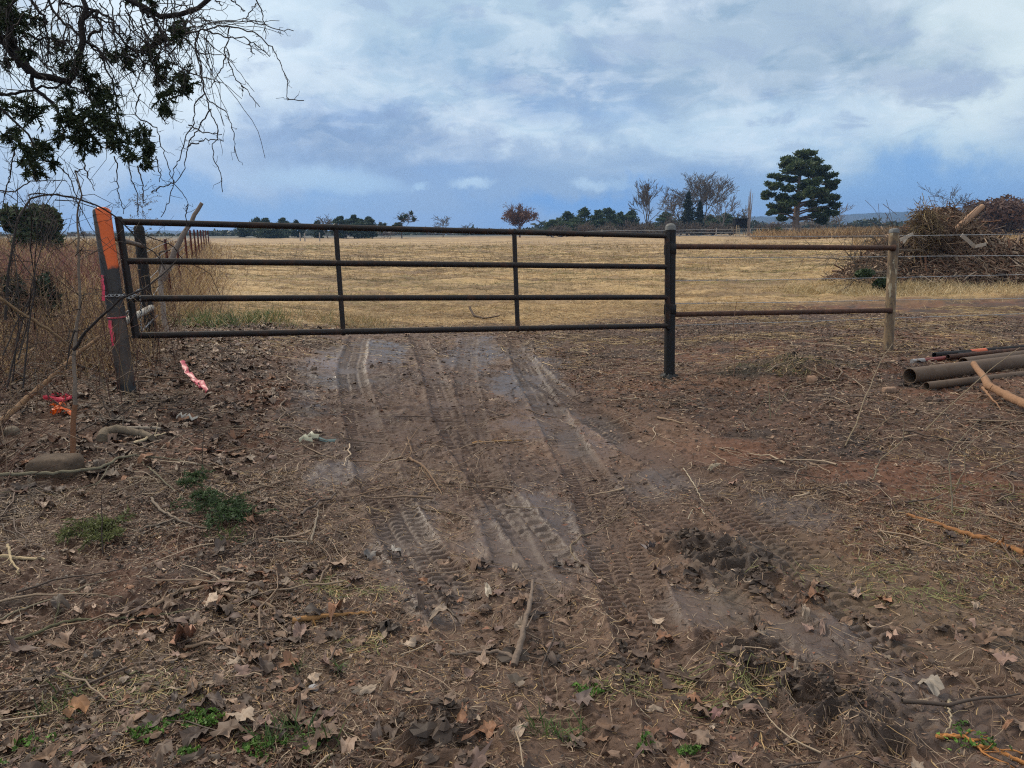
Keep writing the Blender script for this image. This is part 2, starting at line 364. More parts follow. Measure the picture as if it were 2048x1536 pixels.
# ------------------------------------------------------------------ materials
def newmat(name):
    m_ = bpy.data.materials.new(name); m_.use_nodes = True; g_ = G(m_.node_tree); b = m_.node_tree.nodes['Principled BSDF']
    return m_, g_, b
def bump(g_, b, h, strength, dist=0.01):
    k_ = g_.n.new('ShaderNodeBump'); k_.inputs['Strength'].default_value = strength; k_.inputs['Distance'].default_value = dist
    g_.l.new(h, k_.inputs['Height']); g_.l.new(k_.outputs[0], b.inputs['Normal'])
def vmat(name, rough=.8, nscale=30, namt=.35, spec=.3, transl=0.0, bmp=0):
    m_, g_, b = newmat(name)
    c = g_.attr("Col"); tcx = g_.n.new('ShaderNodeTexCoord').outputs['Object']
    n = g_.noise(tcx, nscale, 4, .6)
    f_ = g_.m('ADD', 1 - namt, g_.m('MULTIPLY', n, 2 * namt))
    k_ = g_.n.new('ShaderNodeVectorMath'); k_.operation = 'SCALE'; g_.l.new(c, k_.inputs[0]); g_.l.new(f_, k_.inputs['Scale'])
    g_.l.new(k_.outputs[0], b.inputs['Base Color'])
    b.inputs['Roughness'].default_value = rough; b.inputs['Specular IOR Level'].default_value = spec
    if bmp: bump(g_, b, n, bmp, .006)
    if transl:
        t_ = g_.n.new('ShaderNodeBsdfTranslucent'); g_.l.new(k_.outputs[0], t_.inputs[0])
        x_ = g_.n.new('ShaderNodeMixShader'); x_.inputs[0].default_value = transl
        g_.l.new(b.outputs[0], x_.inputs[1]); g_.l.new(t_.outputs[0], x_.inputs[2]); g_.l.new(x_.outputs[0], g_.n['Material Output'].inputs[0])
    return m_
M_LITTER = vmat("litter", .65, 60, .35, .4)
M_STRAW = vmat("straw", .7, 20, .25, .3, .15)
M_LEAF = vmat("foliage", .6, 8, .3, .3, .2)
M_BARK = vmat("bark", .85, 60, .5, .2, 0, .8)
M_BARKFAR = vmat("bark_far", .9, 3, .3, .1)
M_STONE = vmat("stone", .85, 38, .55, .3, 0, 1)
M_CLOTH = vmat("ribbon_plastic", .45, 20, .12, .5, .25)
def pipemat(name, c1, c2, rust, amt, rough=.45, spec=.5):
    m_, g_, b = newmat(name); t_ = g_.n.new('ShaderNodeTexCoord').outputs['Object']
    n = g_.noise(t_, 7, 6, .65); n2 = g_.noise(t_, 55, 4, .6)
    c = g_.mix(g_.ss(n2, .35, .65), c1, c2); c = g_.mix(g_.m('MULTIPLY', g_.ss(n, .5, .68), amt), c, rust)
    g_.l.new(c, b.inputs['Base Color'])
    g_.l.new(g_.m('ADD', rough - .12, g_.m('MULTIPLY', n, .4)), b.inputs['Roughness']); b.inputs['Specular IOR Level'].default_value = spec
    bump(g_, b, n2, .35, .003); return m_
M_GATE = pipemat("gate_black_steel", (.012, .009, .008), (.022, .015, .012), (.065, .028, .015), .6, .5, .25)
M_RAIL = pipemat("rusty_steel", (.045, .022, .014), (.075, .036, .023), (.13, .060, .035), .8, .65, .25)
M_PBLK = pipemat("post_black_steel", (.007, .006, .006), (.012, .010, .009), (.05, .022, .014), .4, .55, .22)
M_CAP = pipemat("cap_grey", (.10, .10, .095), (.16, .155, .14), (.06, .05, .04), .5, .5)
M_OLDPIPE = pipemat("old_pipe_brown", (.095, .062, .040), (.115, .076, .050), (.070, .040, .026), .5, .62, .3)
M_WHITEPIPE = pipemat("weathered_pale_rail", (.30, .26, .21), (.40, .36, .30), (.12, .09, .06), .6, .7)
M_CHAIN = pipemat("galvanised_chain", (.22, .23, .24), (.32, .33, .34), (.10, .07, .05), .4, .4); M_CHAIN.node_tree.nodes['Principled BSDF'].inputs['Metallic'].default_value = .8
M_WIRE = pipemat("fence_wire", (.24, .25, .26), (.34, .35, .36), (.10, .07, .05), .4, .5)
# tan peeling pipe post
m_, g_, b = newmat("tan_peeling_post"); t_ = g_.n.new('ShaderNodeTexCoord').outputs['Object']
n = g_.noise(g_.mapv(t_, (1, 1, .35)), 9, 6, .65, .4); n2 = g_.noise(t_, 60, 4, .6); n3 = g_.noise(g_.mapv(t_, (1, 1, .2), (3, 1, 0)), 16, 4, .6)
c = g_.mix(g_.ss(n, .40, .60), (.20, .13, .065), (.085, .055, .034)); c = g_.mix(g_.ss(n3, .56, .66), c, (.38, .31, .20)); c = g_.mix(g_.ss(n2, .55, .75), c, (.05, .035, .025))
g_.l.new(c, b.inputs['Base Color']); b.inputs['Roughness'].default_value = .75; bump(g_, b, n3, .5, .006); M_TAN = m_
# orange sprayed post: paint on its right side near the top, over dark brown steel
m_, g_, b = newmat("spray_painted_post"); t_ = g_.n.new('ShaderNodeTexCoord').outputs['Object']
ox, oy, oz = g_.sep(t_)
n = g_.noise(t_, 9, 5, .6); n2 = g_.noise(t_, 55, 4, .6); nl_ = g_.noise(t_, 3.5, 3, .5)
base = g_.mix(g_.ss(n, .40, .62), (.060, .038, .024), (.030, .020, .015)); base = g_.mix(g_.ss(n2, .5, .75), base, (.085, .058, .036))
hgt = g_.m('ADD', oz, g_.m('MULTIPLY', g_.m('SUBTRACT', n, .5), .10))
base = g_.mix(g_.m('SUBTRACT', 1.0, g_.ss(hgt, .05, .12)), base, (.008, .008, .008))
base = g_.mix(g_.m('MULTIPLY', g_.ss(hgt, .62, .70), g_.m('SUBTRACT', 1.0, g_.ss(hgt, 1.10, 1.2))), base, (.022, .016, .013))
ang = g_.m('ADD', g_.m('SUBTRACT', ox, g_.m('MULTIPLY', oz, -0.135)), g_.m('MULTIPLY', g_.m('SUBTRACT', nl_, .5), .05))
side = g_.ss(g_.m('ADD', ang, g_.m('MULTIPLY', g_.m('SUBTRACT', oz, 1.1), .06)), .012, .024)
top = g_.ss(hgt, 1.04, 1.07)
fade = g_.m('MULTIPLY', side, top)
c = g_.mix(fade, base, g_.mix(n2, (.80, .13, .012), (.62, .10, .012)))
g_.l.new(c, b.inputs['Base Color']); b.inputs['Roughness'].default_value = .55; bump(g_, b, n2, .3, .003); M_OPOST = m_
# ground
m_, g_, b = newmat("ground"); geo = g_.n.new('ShaderNodeNewGeometry').outputs['Position']
c = g_.attr("Col"); mk_ = g_.attr("Msk"); mr, mg, mb_ = g_.sep(mk_)       # wet, field, litter
n1 = g_.noise(geo, 28, 6, .65); n2 = g_.noise(geo, 130, 5, .65); n3 = g_.noise(g_.mapv(geo, (.35, 1.1, 1)), .6, 6, .6); n4 = g_.noise(g_.mapv(geo, (.6, 2.2, 1)), 2.2, 5, .65)
f_ = g_.m('ADD', .52, g_.m('ADD', g_.m('MULTIPLY', n1, .55), g_.m('MULTIPLY', n2, .45)))
k_ = g_.n.new('ShaderNodeVectorMath'); k_.operation = 'SCALE'; g_.l.new(c, k_.inputs[0]); g_.l.new(f_, k_.inputs['Scale'])
fld = g_.mix(g_.ss(n3, .38, .62), (.17, .10, .045), (.42, .275, .12)); fld = g_.mix(g_.m('MULTIPLY', g_.ss(n4, .5, .7), .55), fld, (.17, .095, .04))
fld = g_.mix(g_.m('MULTIPLY', g_.ss(g_.noise(g_.mapv(geo, (.5, 1.6, 1), (7, 7, 7)), .25, 4, .6), .5, .65), .45), fld, (.54, .38, .19))
cc = g_.mix(mg, k_.outputs[0], fld)
ck = g_.n.new('ShaderNodeMix'); ck.data_type = 'RGBA'; ck.blend_type = 'MIX'
g_.l.new(cc, b.inputs['Base Color'])
pud = g_.ss(g_.noise(geo, 1.6, 5, .6), .45, .58)
ro = g_.m('SUBTRACT', .80, g_.m('MULTIPLY', g_.m('MULTIPLY', mr, g_.m('ADD', .75, g_.m('MULTIPLY', pud, .25))), .50))
ro = g_.m('ADD', ro, g_.m('MULTIPLY', g_.m('SUBTRACT', n2, .5), .25))
g_.l.new(ro, b.inputs['Roughness']); b.inputs['Specular IOR Level'].default_value = .5
bh = g_.m('ADD', g_.m('MULTIPLY', n1, g_.m('ADD', .45, g_.m('MULTIPLY', mb_, .8))), g_.m('MULTIPLY', n2, .35))
bh = g_.m('ADD', bh, g_.m('MULTIPLY', g_.m('MULTIPLY', n4, mg), 6.0))
bh = g_.m('MULTIPLY', bh, g_.m('SUBTRACT', 1.0, g_.m('MULTIPLY', g_.ss(mr, .35, .9), .45)))
bump(g_, b, bh, .9, .016); M_GROUND = m_

# ================================================================== GROUND (one sheet to the horizon)
def zones(x, y, drive, mk):
    """masks: hay field, leaf-litter density"""
    px_ = x / np.maximum(y, .3)                                   # only used to bend the edge of the bulldozed strip
    edge = 12.4 + 1.4 * sst(x, 0, 3) + 1.8 * sst(x, 3, 9) - 1.0 * sst(-x, 2, 5) + 2.2 * (fbm(x * .6, y * .6, 3, 61) - .5)
    field = sst(y, edge - .3, edge + 1.6) * (1 - .0 * px_)
    return field
dense = np.radians(np.linspace(-43, 43, 1000)); side = np.radians(np.concatenate([np.linspace(43.3, 60, 45), np.linspace(64, 180, 24)]))
TH = np.concatenate([-side[::-1], dense, side])
RR = np.concatenate([[.02], np.linspace(.3, 1.75, 30), np.geomspace(1.8, 13, 1250), np.geomspace(13.03, 60, 250), np.geomspace(61, 3100, 66)])
rr, th = np.meshgrid(RR, TH, indexing='ij')
gx = (rr * np.sin(th)).ravel(); gy = (rr * np.cos(th)).ravel()
gz, mk, drive, lit = Hf(gx, gy, True)
field = zones(gx, gy, drive, mk)
n1 = fbm(gx * .9, gy * .9, 4, 101); n2 = fbm(gx * 3.1, gy * 3.1, 4, 102); n3 = fbm(gx * 22, gy * 22, 3, 103)
mud = mixc(np.broadcast_to(np.array([.128, .082, .054]), (len(gx), 3)), (.090, .055, .036), sst(n2, .35, .62))
mud = mixc(mud, (.19, .128, .084), sst(n1, .50, .66) * .6)
red = sst(fbm(gx * .7 + 3, gy * .9, 4, 111), .46, .62)
soil = mixc(mixc(np.broadcast_to(np.array([.100, .058, .035]), (len(gx), 3)), (.155, .076, .040), red), (.038, .025, .018), sst(n2, .52, .72) * .8)
colr_ = mud * (drive[:, None]) + soil * (1 - drive[:, None])
colr_ = mixc(colr_, (.105, .068, .047), mk * .6)
colr_ = colr_ * np.array([.70, .555, .455])
colr_ = mixc(colr_, (.066, .045, .034), wetmask(gx, gy) * .55)
colr_ = mixc(colr_, (.16, .085, .047), sst(fbm(gx * .8 + 9, gy * .5, 3, 120), .52, .66) * sst(gy, 4.5, 6) * (1 - sst(gy, 8, 11)) * (1 - mk) * .55)
def spot(c, q, rx, ry, colr, a, gx=gx, gy=gy):
    d = np.hypot((gx - q[0]) / rx, (gy - q[1]) / ry) + 1.3 * (n2 - .5)
    return mixc(c, colr, (1 - sst(d, .4, 1)) * a)
colr_ = spot(colr_, gp(1900, 1160), 1.1, .7, (.085, .065, .030), .30)
colr_ = spot(colr_, gp(380, 1330), .6, .5, (.15, .10, .06), .6)
for q in ((1450, 1105),): colr_ = spot(colr_, gp(*q), .35, .22, (.045, .030, .021), .8)
for q in RUT: colr_ = spot(colr_, q, .20, .18, (.050, .032, .022), .7)
colr_ = spot(colr_, MOUND, 1.0, .5, (.045, .035, .02), .9)
colr_ = spot(colr_, gp(300, 800), .45, .25, (.09, .06, .045), .8)
lf = sst(-np.degrees(np.arctan2(gx, gy)), 19, 25) * sst(gy, 7, 9)
colr_ = mixc(colr_, (.10, .065, .035), lf * .8); field = field * (1 - .55 * lf)
far = sst(rr.ravel(), 140, 190)
colr_ = mixc(colr_, (.055, .050, .030), far); field = field * (1 - far)
gm = MB(); nR, nT = len(RR), len(TH)
i, j = np.meshgrid(np.arange(nR - 1), np.arange(nT - 1), indexing='ij'); a_ = (i * nT + j).ravel()
gm.add(np.stack([gx, gy, gz], 1), None, np.stack([a_, a_ + 1, a_ + nT + 1, a_ + nT], 1), colr_)
ground = gm.build("ground", M_GROUND, None, (0, 0, 0), kind="structure")
ca = ground.data.color_attributes.new("Msk", 'FLOAT_COLOR', 'POINT')
wet = np.clip(drive * .32 + .62 * wetmask(gx, gy) * (1 - .45 * mk), 0, 1)
ca.data.foreach_set("color", np.stack([wet, field, lit, np.ones_like(wet)], 1).astype(np.float32).ravel())
del gm, gx, gy, gz, mk, drive, lit, n1, n2, n3, mud, soil, colr_, rr, th, i, j, a_, far, wet, field, red, lf

# ================================================================== scattered litter (uncountable)
def polar_pts(n, r0, r1, a0, a1, rs):
    r = np.sqrt(rs.uniform(r0 * r0, r1 * r1, n)); a = np.radians(rs.uniform(a0, a1, n)); return r * np.sin(a), r * np.cos(a)
def logpolar(n, r0, r1, a0, a1, rs, p=1.0):
    u = rs.uniform(0, 1, n) ** p; r = r0 * (r1 / r0) ** u; a = np.radians(rs.uniform(a0, a1, n)); return r * np.sin(a), r * np.cos(a)
def ribbons(mb, x, y, ln, wd, rs, pal, tilt=.12, curl=.35, lift=.004, nseg=3, upright=None, z=None, jit=.25, mod=False):
    """thin curved strips lying on or standing in the ground"""
    n = len(x); z = Hf(x, y) if z is None else z
    a = rs.uniform(0, 2 * np.pi, n); ln = np.broadcast_to(ln, (n,)); wd = np.broadcast_to(wd, (n,))
    el_ = rs.normal(0, tilt, n) if upright is None else np.abs(rs.normal(upright, .3, n)).clip(0, 1.5)
    cu_ = rs.normal(0, curl, n)
    t = np.linspace(0, 1, nseg + 1)[None, :]
    aa = a[:, None] + cu_[:, None] * (t - .5) * 1.3 + rs.normal(0, .16, (n, nseg + 1))
    ee = el_[:, None] - (0 if upright is None else (t * rs.uniform(0.1, 1.1, n)[:, None]))
    st = ln[:, None] / nseg
    dx_ = np.cos(aa) * np.cos(ee) * st; dy_ = np.sin(aa) * np.cos(ee) * st; dz_ = np.sin(ee) * st
    X = x[:, None] + np.cumsum(dx_, 1) - dx_[:, :1]; Y = y[:, None] + np.cumsum(dy_, 1) - dy_[:, :1]
    if upright is None:
        Zr = np.cumsum(dz_, 1) - dz_[:, :1]; Zr = Zr - Zr.min(1, keepdims=True) * .8
        z2 = Hf(X[:, -1], Y[:, -1]); Z = z[:, None] + (z2 - z)[:, None] * t + np.abs(Zr) + lift + rs.uniform(0, lift, n)[:, None]
    else:
        Z = z[:, None] + np.cumsum(dz_, 1) - dz_[:, :1]
    W_ = wd[:, None] * (np.where(t < 1, 1, .35)) * .5
    tw = rs.uniform(-.7, .7, n)[:, None]
    if upright is None:
        ox_ = -np.sin(aa) * W_ * np.cos(tw); oy_ = np.cos(aa) * W_ * np.cos(tw); oz_ = W_ * np.sin(tw)
    else:
        b_ = rs.uniform(0, 2 * np.pi, n)[:, None]; ox_ = np.cos(b_) * W_; oy_ = np.sin(b_) * W_; oz_ = 0 * W_
    A = np.stack([X - ox_, Y - oy_, Z - oz_], -1); B = np.stack([X + ox_, Y + oy_, Z + oz_], -1)
    V = np.stack([A, B], 2).reshape(n, -1, 3); m2 = 2 * (nseg + 1)
    bq = np.arange(nseg) * 2; q = np.stack([bq, bq + 1, bq + 3, bq + 2], -1)
    Qd = (np.arange(n) * m2)[:, None, None] + q[None]
    pal = np.asarray(pal, float); c = pal[rs.randint(0, len(pal), n)] * rs.uniform(1 - jit, 1 + jit, n)[:, None]
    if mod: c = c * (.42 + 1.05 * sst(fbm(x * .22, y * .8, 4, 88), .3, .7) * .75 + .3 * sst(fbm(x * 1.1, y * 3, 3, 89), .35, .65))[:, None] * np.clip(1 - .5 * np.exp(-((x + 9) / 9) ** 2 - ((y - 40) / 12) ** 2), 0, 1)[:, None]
    if mod: c = c * (1 - sst(fbm(x * .3 + 7, y * .9, 4, 93), .50, .64)[:, None] * np.array([.42, .30, .45]))
    if mod: c = c * (1 - (1 - sst(y, 13, 21))[:, None] * np.array([.22, .30, .36]) * (.5 + clump(x, y * 1.5, 54))[:, None])
    mb.add(V.reshape(-1, 3), None, Qd.reshape(-1, 4), np.repeat(c, m2, 0)); return mb
def leaf_outline(kind, rs):
    if kind == 0:   # lobed oak-like
        th_ = np.linspace(0, 2 * np.pi, 22, endpoint=False); r = .30 + .13 * np.abs(np.sin(2.5 * th_ + rs.uniform(0, 3))) ** .8 + rs.normal(0, .035, 22); x_ = r * np.cos(th_) * 1.6; y_ = r * np.sin(th_)
    elif kind == 1: # palmate, sycamore-like
        th_ = np.linspace(0, 2 * np.pi, 20, endpoint=False); r = .33 + .15 * np.abs(np.cos(2.5 * th_)) ** 1.5 + rs.normal(0, .04, 20); r[9:12] *= .7; x_ = r * np.cos(th_) * 1.05; y_ = r * np.sin(th_) * 1.05
    else:           # plain pointed oval
        th_ = np.linspace(0, 2 * np.pi, 12, endpoint=False); x_ = .5 * np.cos(th_); y_ = .2 * np.sin(th_) * (1 - .3 * np.cos(th_))
    return x_ + rs.normal(0, .012, len(x_)), y_ + rs.normal(0, .012, len(x_))
def leaves(mb, x, y, size, rs, pal, kinds=(0, 1, 2, 0, 2, 1, 0, 2), curl=.42, up=.16, lift=.005):
    n = len(x); z = Hf(x, y); size = np.broadcast_to(size, (n,))
    kd = rs.randint(0, len(kinds), n)
    for ki, kk_ in enumerate(kinds):
        s_ = np.where(kd == ki)[0]
        if not len(s_): continue
        lx, ly = leaf_outline(kk_, rs); m_ = len(lx)
        lx = np.concatenate([lx, lx * .5, [0]]); ly = np.concatenate([ly, ly * .5, [0]]); K_ = len(lx)
        nn = len(s_); c1 = rs.normal(0, 1.3, nn)[:, None] * curl; c2 = rs.normal(0, .9, nn)[:, None] * curl; c3 = rs.normal(0, .20, (nn, K_)) * curl
        fold = rs.uniform(-.6, 1.3, nn)[:, None] * curl; kx = rs.uniform(-.5, .6, nn)[:, None]
        X = lx[None] * (1 + .14 * rs.normal(0, 1, (nn, K_))); Y = ly[None] * rs.uniform(.45, 1.1, nn)[:, None] * (1 + kx * lx[None] * 2)
        Z = c1 * X * X + c2 * X * Y * 1.5 + fold * np.abs(Y) + c3 * (np.hypot(X, Y) > .2)
        S = size[s_][:, None]; X, Y, Z = X * S, Y * S, Z * S
        a = rs.uniform(0, 6.28, nn)[:, None]; t_ = rs.normal(0, up, nn)[:, None]; u_ = rs.normal(0, up, nn)[:, None]
        Y, Z = Y * np.cos(t_) - Z * np.sin(t_), Y * np.sin(t_) + Z * np.cos(t_)
        X, Z = X * np.cos(u_) - Z * np.sin(u_), X * np.sin(u_) + Z * np.cos(u_)
        X, Y = X * np.cos(a) - Y * np.sin(a), X * np.sin(a) + Y * np.cos(a)
        Z = Z - Z.min(1, keepdims=True) * .75
        V = np.stack([X + x[s_][:, None], Y + y[s_][:, None], Z + z[s_][:, None] + lift], -1)
        i_ = np.arange(m_); i2 = (i_ + 1) % m_
        Qd = np.stack([i_, i2, i2 + m_, i_ + m_], -1); T_ = np.stack([i_ + m_, i2 + m_, np.full(m_, 2 * m_)], -1)
        off = (np.arange(nn) * K_)[:, None, None]
        p_ = np.asarray(pal, float); c = p_[rs.randint(0, len(p_), nn)] * rs.uniform(.42, 1.12, nn)[:, None]
        cc_ = np.repeat(c[:, None, :], K_, 1) * (1 + .12 * rs.normal(0, 1, (nn, K_, 1)))
        mb.add(V.reshape(-1, 3), (off + T_[None]).reshape(-1, 3), (off + Qd[None]).reshape(-1, 4), np.clip(cc_, 0, 1).reshape(-1, 3))
    return mb
def chips(mb, x, y, size, rs, pal):
    n = len(x); z = Hf(x, y); S = np.broadcast_to(size, (n,))[:, None]
    a = rs.uniform(0, 6.28, (n, 1)) + np.array([[0, 1.3, 3.0, 4.4]]) + rs.normal(0, .25, (n, 4)); r = S * rs.uniform(.25, .6, (n, 4))
    e = rs.uniform(1.1, 2.8, (n, 1)) ** .8; b_ = rs.uniform(0, 6.28, (n, 1)); X = r * np.cos(a) * e; Y = r * np.sin(a) / e
    X, Y = X * np.cos(b_) - Y * np.sin(b_), X * np.sin(b_) + Y * np.cos(b_)
    Z = rs.uniform(0, .55, (n, 4)) * S
    V = np.stack([X + x[:, None], Y + y[:, None], Z + z[:, None] + .002], -1)
    p_ = np.asarray(pal, float); c = p_[rs.randint(0, len(p_), n)] * rs.uniform(.6, 1.3, n)[:, None]
    mb.add(V.reshape(-1, 3), None, np.arange(n * 4).reshape(-1, 4), np.repeat(c, 4, 0)); return mb
def keep(x, y, rs, f):
    _, mk_, dr_, li_ = Hf(x, y, True); fl_ = zones(x, y, dr_, mk_); p_ = f(x, y, mk_, dr_, fl_); k_ = rs.uniform(0, 1, len(x)) < p_; return x[k_], y[k_]
PLEAF = [(.20, .115, .07), (.24, .15, .10), (.14, .085, .055), (.30, .20, .14), (.12, .075, .055), (.21, .13, .10), (.34, .25, .18), (.10, .065, .045), (.24, .115, .06), (.17, .10, .06), (.085, .058, .045), (.13, .08, .055)]
PTWIG = [(.15, .095, .058), (.20, .13, .08), (.10, .06, .04), (.26, .18, .115), (.07, .046, .032), (.34, .25, .165), (.12, .07, .045)]
PCHIP = [(.12, .070, .042), (.19, .11, .066), (.085, .046, .03), (.05, .03, .021), (.27, .185, .12), (.17, .070, .038), (.035, .023, .017), (.10, .055, .034)]
PSTRAW = [(.42, .275, .12), (.53, .375, .185), (.31, .19, .08), (.36, .235, .10), (.21, .13, .06), (.60, .45, .25), (.24, .18, .075), (.15, .10, .05)]

rs = R_(11); mb = MB()
clump = lambda x, y, s=5: sst(fbm(x * 1.3, y * 1.3, 4, s), .40, .60)
d_leaf = lambda x, y, mk_, dr_, fl_: (1 - fl_) * (1 - .5 * wetmask(x, y)) * np.clip((1 - dr_ * .86) * (1 - mk_ * .8), 0.045, 1) * (.10 + .9 * clump(x, y)) * (.45 + .55 * sst(np.abs(x), 1.2, 3.0) + .45 * (1 - sst(y, 2.2, 3.2))).clip(0, 1)
x, y = keep(*polar_pts(13000, 1.9, 15, -45, 45, rs), rs, lambda x, y, m, d, f: d_leaf(x, y, m, d, f) * (1 - .80 * sst(x, .3, 1.2) * sst(y, 3.0, 4.2)) * (1 - .45 * sst(-y, -3.2, -2.2)))
leaves(mb, x, y, rs.gamma(3.4, .0135, len(x)).clip(.015, .105) * (1 - .3 * sst(x, .3, 1.5)), rs, PLEAF)
x, y = keep(*polar_pts(3500, 5, 14, -45, -18, rs), rs, lambda x, y, m, d, f: 1 - .5 * f)
leaves(mb, x, y, rs.uniform(.035, .10, len(x)), rs, PLEAF)
x, y = keep(*polar_pts(2600, 1.8, 3.6, -45, 45, rs), rs, lambda x, y, m, d, f: np.clip(.2 + .8 * clump(x, y, 8), 0, 1) * (1 - d * .7))
leaves(mb, x, y, rs.uniform(.02, .09, len(x)), rs, PLEAF)
mb.build("leaf_litter", M_LITTER, None, (0, 0, 0), kind="stuff", label="brown dead leaves strewn over the mud")

mb = MB(); rs = R_(12)
d_chip = lambda x, y, mk_, dr_, fl_: (1 - .8 * fl_) * (1 - .55 * wetmask(x, y)) * np.clip(1 - dr_ * .45 - mk_ * .25, .2, 1) * (.25 + .75 * clump(x, y, 25))
x, y = keep(*polar_pts(270000, 1.8, 15, -46, 46, rs), rs, d_chip)
chips(mb, x, y, rs.gamma(2.2, .0075, len(x)).clip(.005, .035) * np.clip(np.hypot(x, y) / 6, .8, 1.15), rs, PCHIP)
x, y = keep(*polar_pts(120000, 1.8, 4.8, -46, 46, rs), rs, d_chip)
chips(mb, x, y, rs.uniform(.004, .018, len(x)), rs, PCHIP)
mb.build("bark_crumbs", M_LITTER, None, (0, 0, 0), kind="stuff", label="bark crumbs and leaf fragments in the mud")

mb = MB(); rs = R_(13)
d_twig = lambda x, y, mk_, dr_, fl_: (1 - .9 * fl_) * (1 - .6 * wetmask(x, y)) * np.clip(1 - dr_ * .5 - mk_ * .2, .18, 1) * (.2 + .8 * clump(x, y, 35))
x, y = keep(*polar_pts(140000, 1.8, 15, -46, 46, rs), rs, d_twig)
ribbons(mb, x, y, rs.gamma(2.2, .045, len(x)).clip(.03, .4), rs.uniform(.0012, .0042, len(x)) * np.clip(np.hypot(x, y) / 5, .8, 2.0), rs, PTWIG, .14, .5, .004, 4)
x, y = keep(*polar_pts(90000, 1.8, 5, -46, 46, rs), rs, d_twig)
ribbons(mb, x, y, rs.gamma(2.2, .022, len(x)).clip(.012, .2), rs.uniform(.0012, .0035, len(x)), rs, PTWIG + PTWIG + PSTRAW[2:5], .14, .6, .003, 4)
x, y = keep(*polar_pts(4200, 1.9, 13, -45, 45, rs), rs, d_twig)
n = len(x); a = rs.uniform(0, 6.28, n); ln = rs.uniform(.12, .65, n); t = np.linspace(-.5, .5, 7)
A = a[:, None] + rs.normal(0, .28, (n, 1)) * t * 2 + rs.normal(0, .20, (n, 7)) + (rs.uniform(0, 1, (n, 7)) < .12) * rs.normal(0, .8, (n, 7)); X = x[:, None] + np.cumsum(np.cos(A), 1) * (ln / 7)[:, None]; Y = y[:, None] + np.cumsum(np.sin(A), 1) * (ln / 7)[:, None]
Z = Hf(X.ravel(), Y.ravel()).reshape(X.shape); Z = np.maximum(Z, lerp(Z[:, :1], Z[:, -1:], t[None] + .5)) + .007 + rs.uniform(0, .02, (n, 1))
r_ = rs.gamma(2.2, .0013, (n, 1)).clip(.0014, .0075) * np.linspace(1.2, .5, 7)[None]
mb.tubes(np.stack([X, Y, Z], -1), r_, 5, np.array(PTWIG)[rs.randint(0, 6, n)] * rs.uniform(.7, 1.2, (n, 1)))
mb.build("twig_litter", M_LITTER, None, (0, 0, 0), kind="stuff", label="broken twigs and roots scattered over the mud")

# straw: hay left on the bulldozed strip, then the mown field
mb = MB(); rs = R_(14)
x, y = keep(*polar_pts(70000, 7, 17, -44, 44, rs), rs, lambda x, y, m, d, f: np.clip(f + (.55 + .5 * sst(x, 1, 3)) * sst(y, 7, 11) * clump(x, y, 51) * (1 - m), 0, 1) * (1 - d * .8))
ribbons(mb, x, y, rs.uniform(.08, .30, len(x)), rs.uniform(.003, .006, len(x)), rs, PSTRAW, .3, .5, .01, 3)
x, y = keep(*logpolar(230000, 12.5, 75, -43, 43, rs, .75), rs, lambda x, y, m, d, f: f * (.35 + .65 * clump(x * .5, y * 1.3, 52)))
rr_ = np.hypot(x, y)
ribbons(mb, x, y, rs.uniform(.10, .34, len(x)) * np.clip(rr_ / 20, .8, 2), .0045 * np.clip(rr_ / 14, 1, 5), rs, PSTRAW, .4, .5, .015, 2, mod=True)
x, y = keep(*logpolar(90000, 13, 90, -30, 43, rs, .75), rs, lambda x, y, m, d, f: f * clump(x * .6, y * 1.5, 53))
rr_ = np.hypot(x, y)
ribbons(mb, x, y, rs.uniform(.06, .2, len(x)) * np.clip(rr_ / 20, .9, 1.8), .005 * np.clip(rr_ / 14, 1, 5), rs, PSTRAW, nseg=2, upright=.9, mod=True)
mb.build("mown_hay", M_STRAW, None, (0, 0, 0), kind="stuff", label="pale gold mown hay covering the field")

# green patches
PGRN = [(.045, .085, .02), (.07, .12, .03), (.09, .13, .035), (.035, .06, .022), (.12, .15, .05)]
PMOSS = [(.16, .17, .05), (.20, .19, .07), (.11, .13, .035), (.22, .20, .09)]
mb = MB(); rs = R_(15)
def patch_pts(px, py, rx, ry, n, rs):
    q = gp(px, py); a = rs.uniform(0, 6.28, n); r = np.sqrt(rs.uniform(0, 1.4, n)) * rs.uniform(.6, 1, n); x_, y_ = q[0] + rx * r * np.cos(a), q[1] + ry * r * np.sin(a)
    s_ = 1.6 / max(.15, min(rx, ry)); k_ = fbm(x_ * s_, y_ * s_, 3, 71) + .5 * (fbm(x_ * 22, y_ * 22, 2, 72) - .5) > .50; return x_[k_], y_[k_]
for px, py, rx, ry, n, hh, pal in ((510, 640, 1.1, 1.5, 3600, .22, PGRN + PSTRAW[:3]), (430, 645, .8, 1.2, 2200, .24, PGRN + PSTRAW[:2]), (720, 648, 1.0, 1.2, 1800, .16, PGRN[2:] + PSTRAW), (830, 505, 2.5, 3, 900, .2, PGRN[2:] + PSTRAW),
                                   (535, 632, .25, .25, 900, .14, PGRN), (590, 1490, .12, .10, 260, .08, PGRN), (1115, 1465, .10, .06, 140, .08, PGRN), (20, 1440, .25, .15, 300, .07, PGRN), (640, 1340, .1, .06, 90, .07, PGRN[3:] + PGRN[:1]), (460, 1080, .12, .09, 120, .06, PGRN)):
    x, y = patch_pts(px, py, rx, ry, n, rs)
    ribbons(mb, x, y, rs.uniform(.5, 1.2, len(x)) * hh, .004 * max(1, hh / .15), rs, pal, nseg=3, upright=1.1)
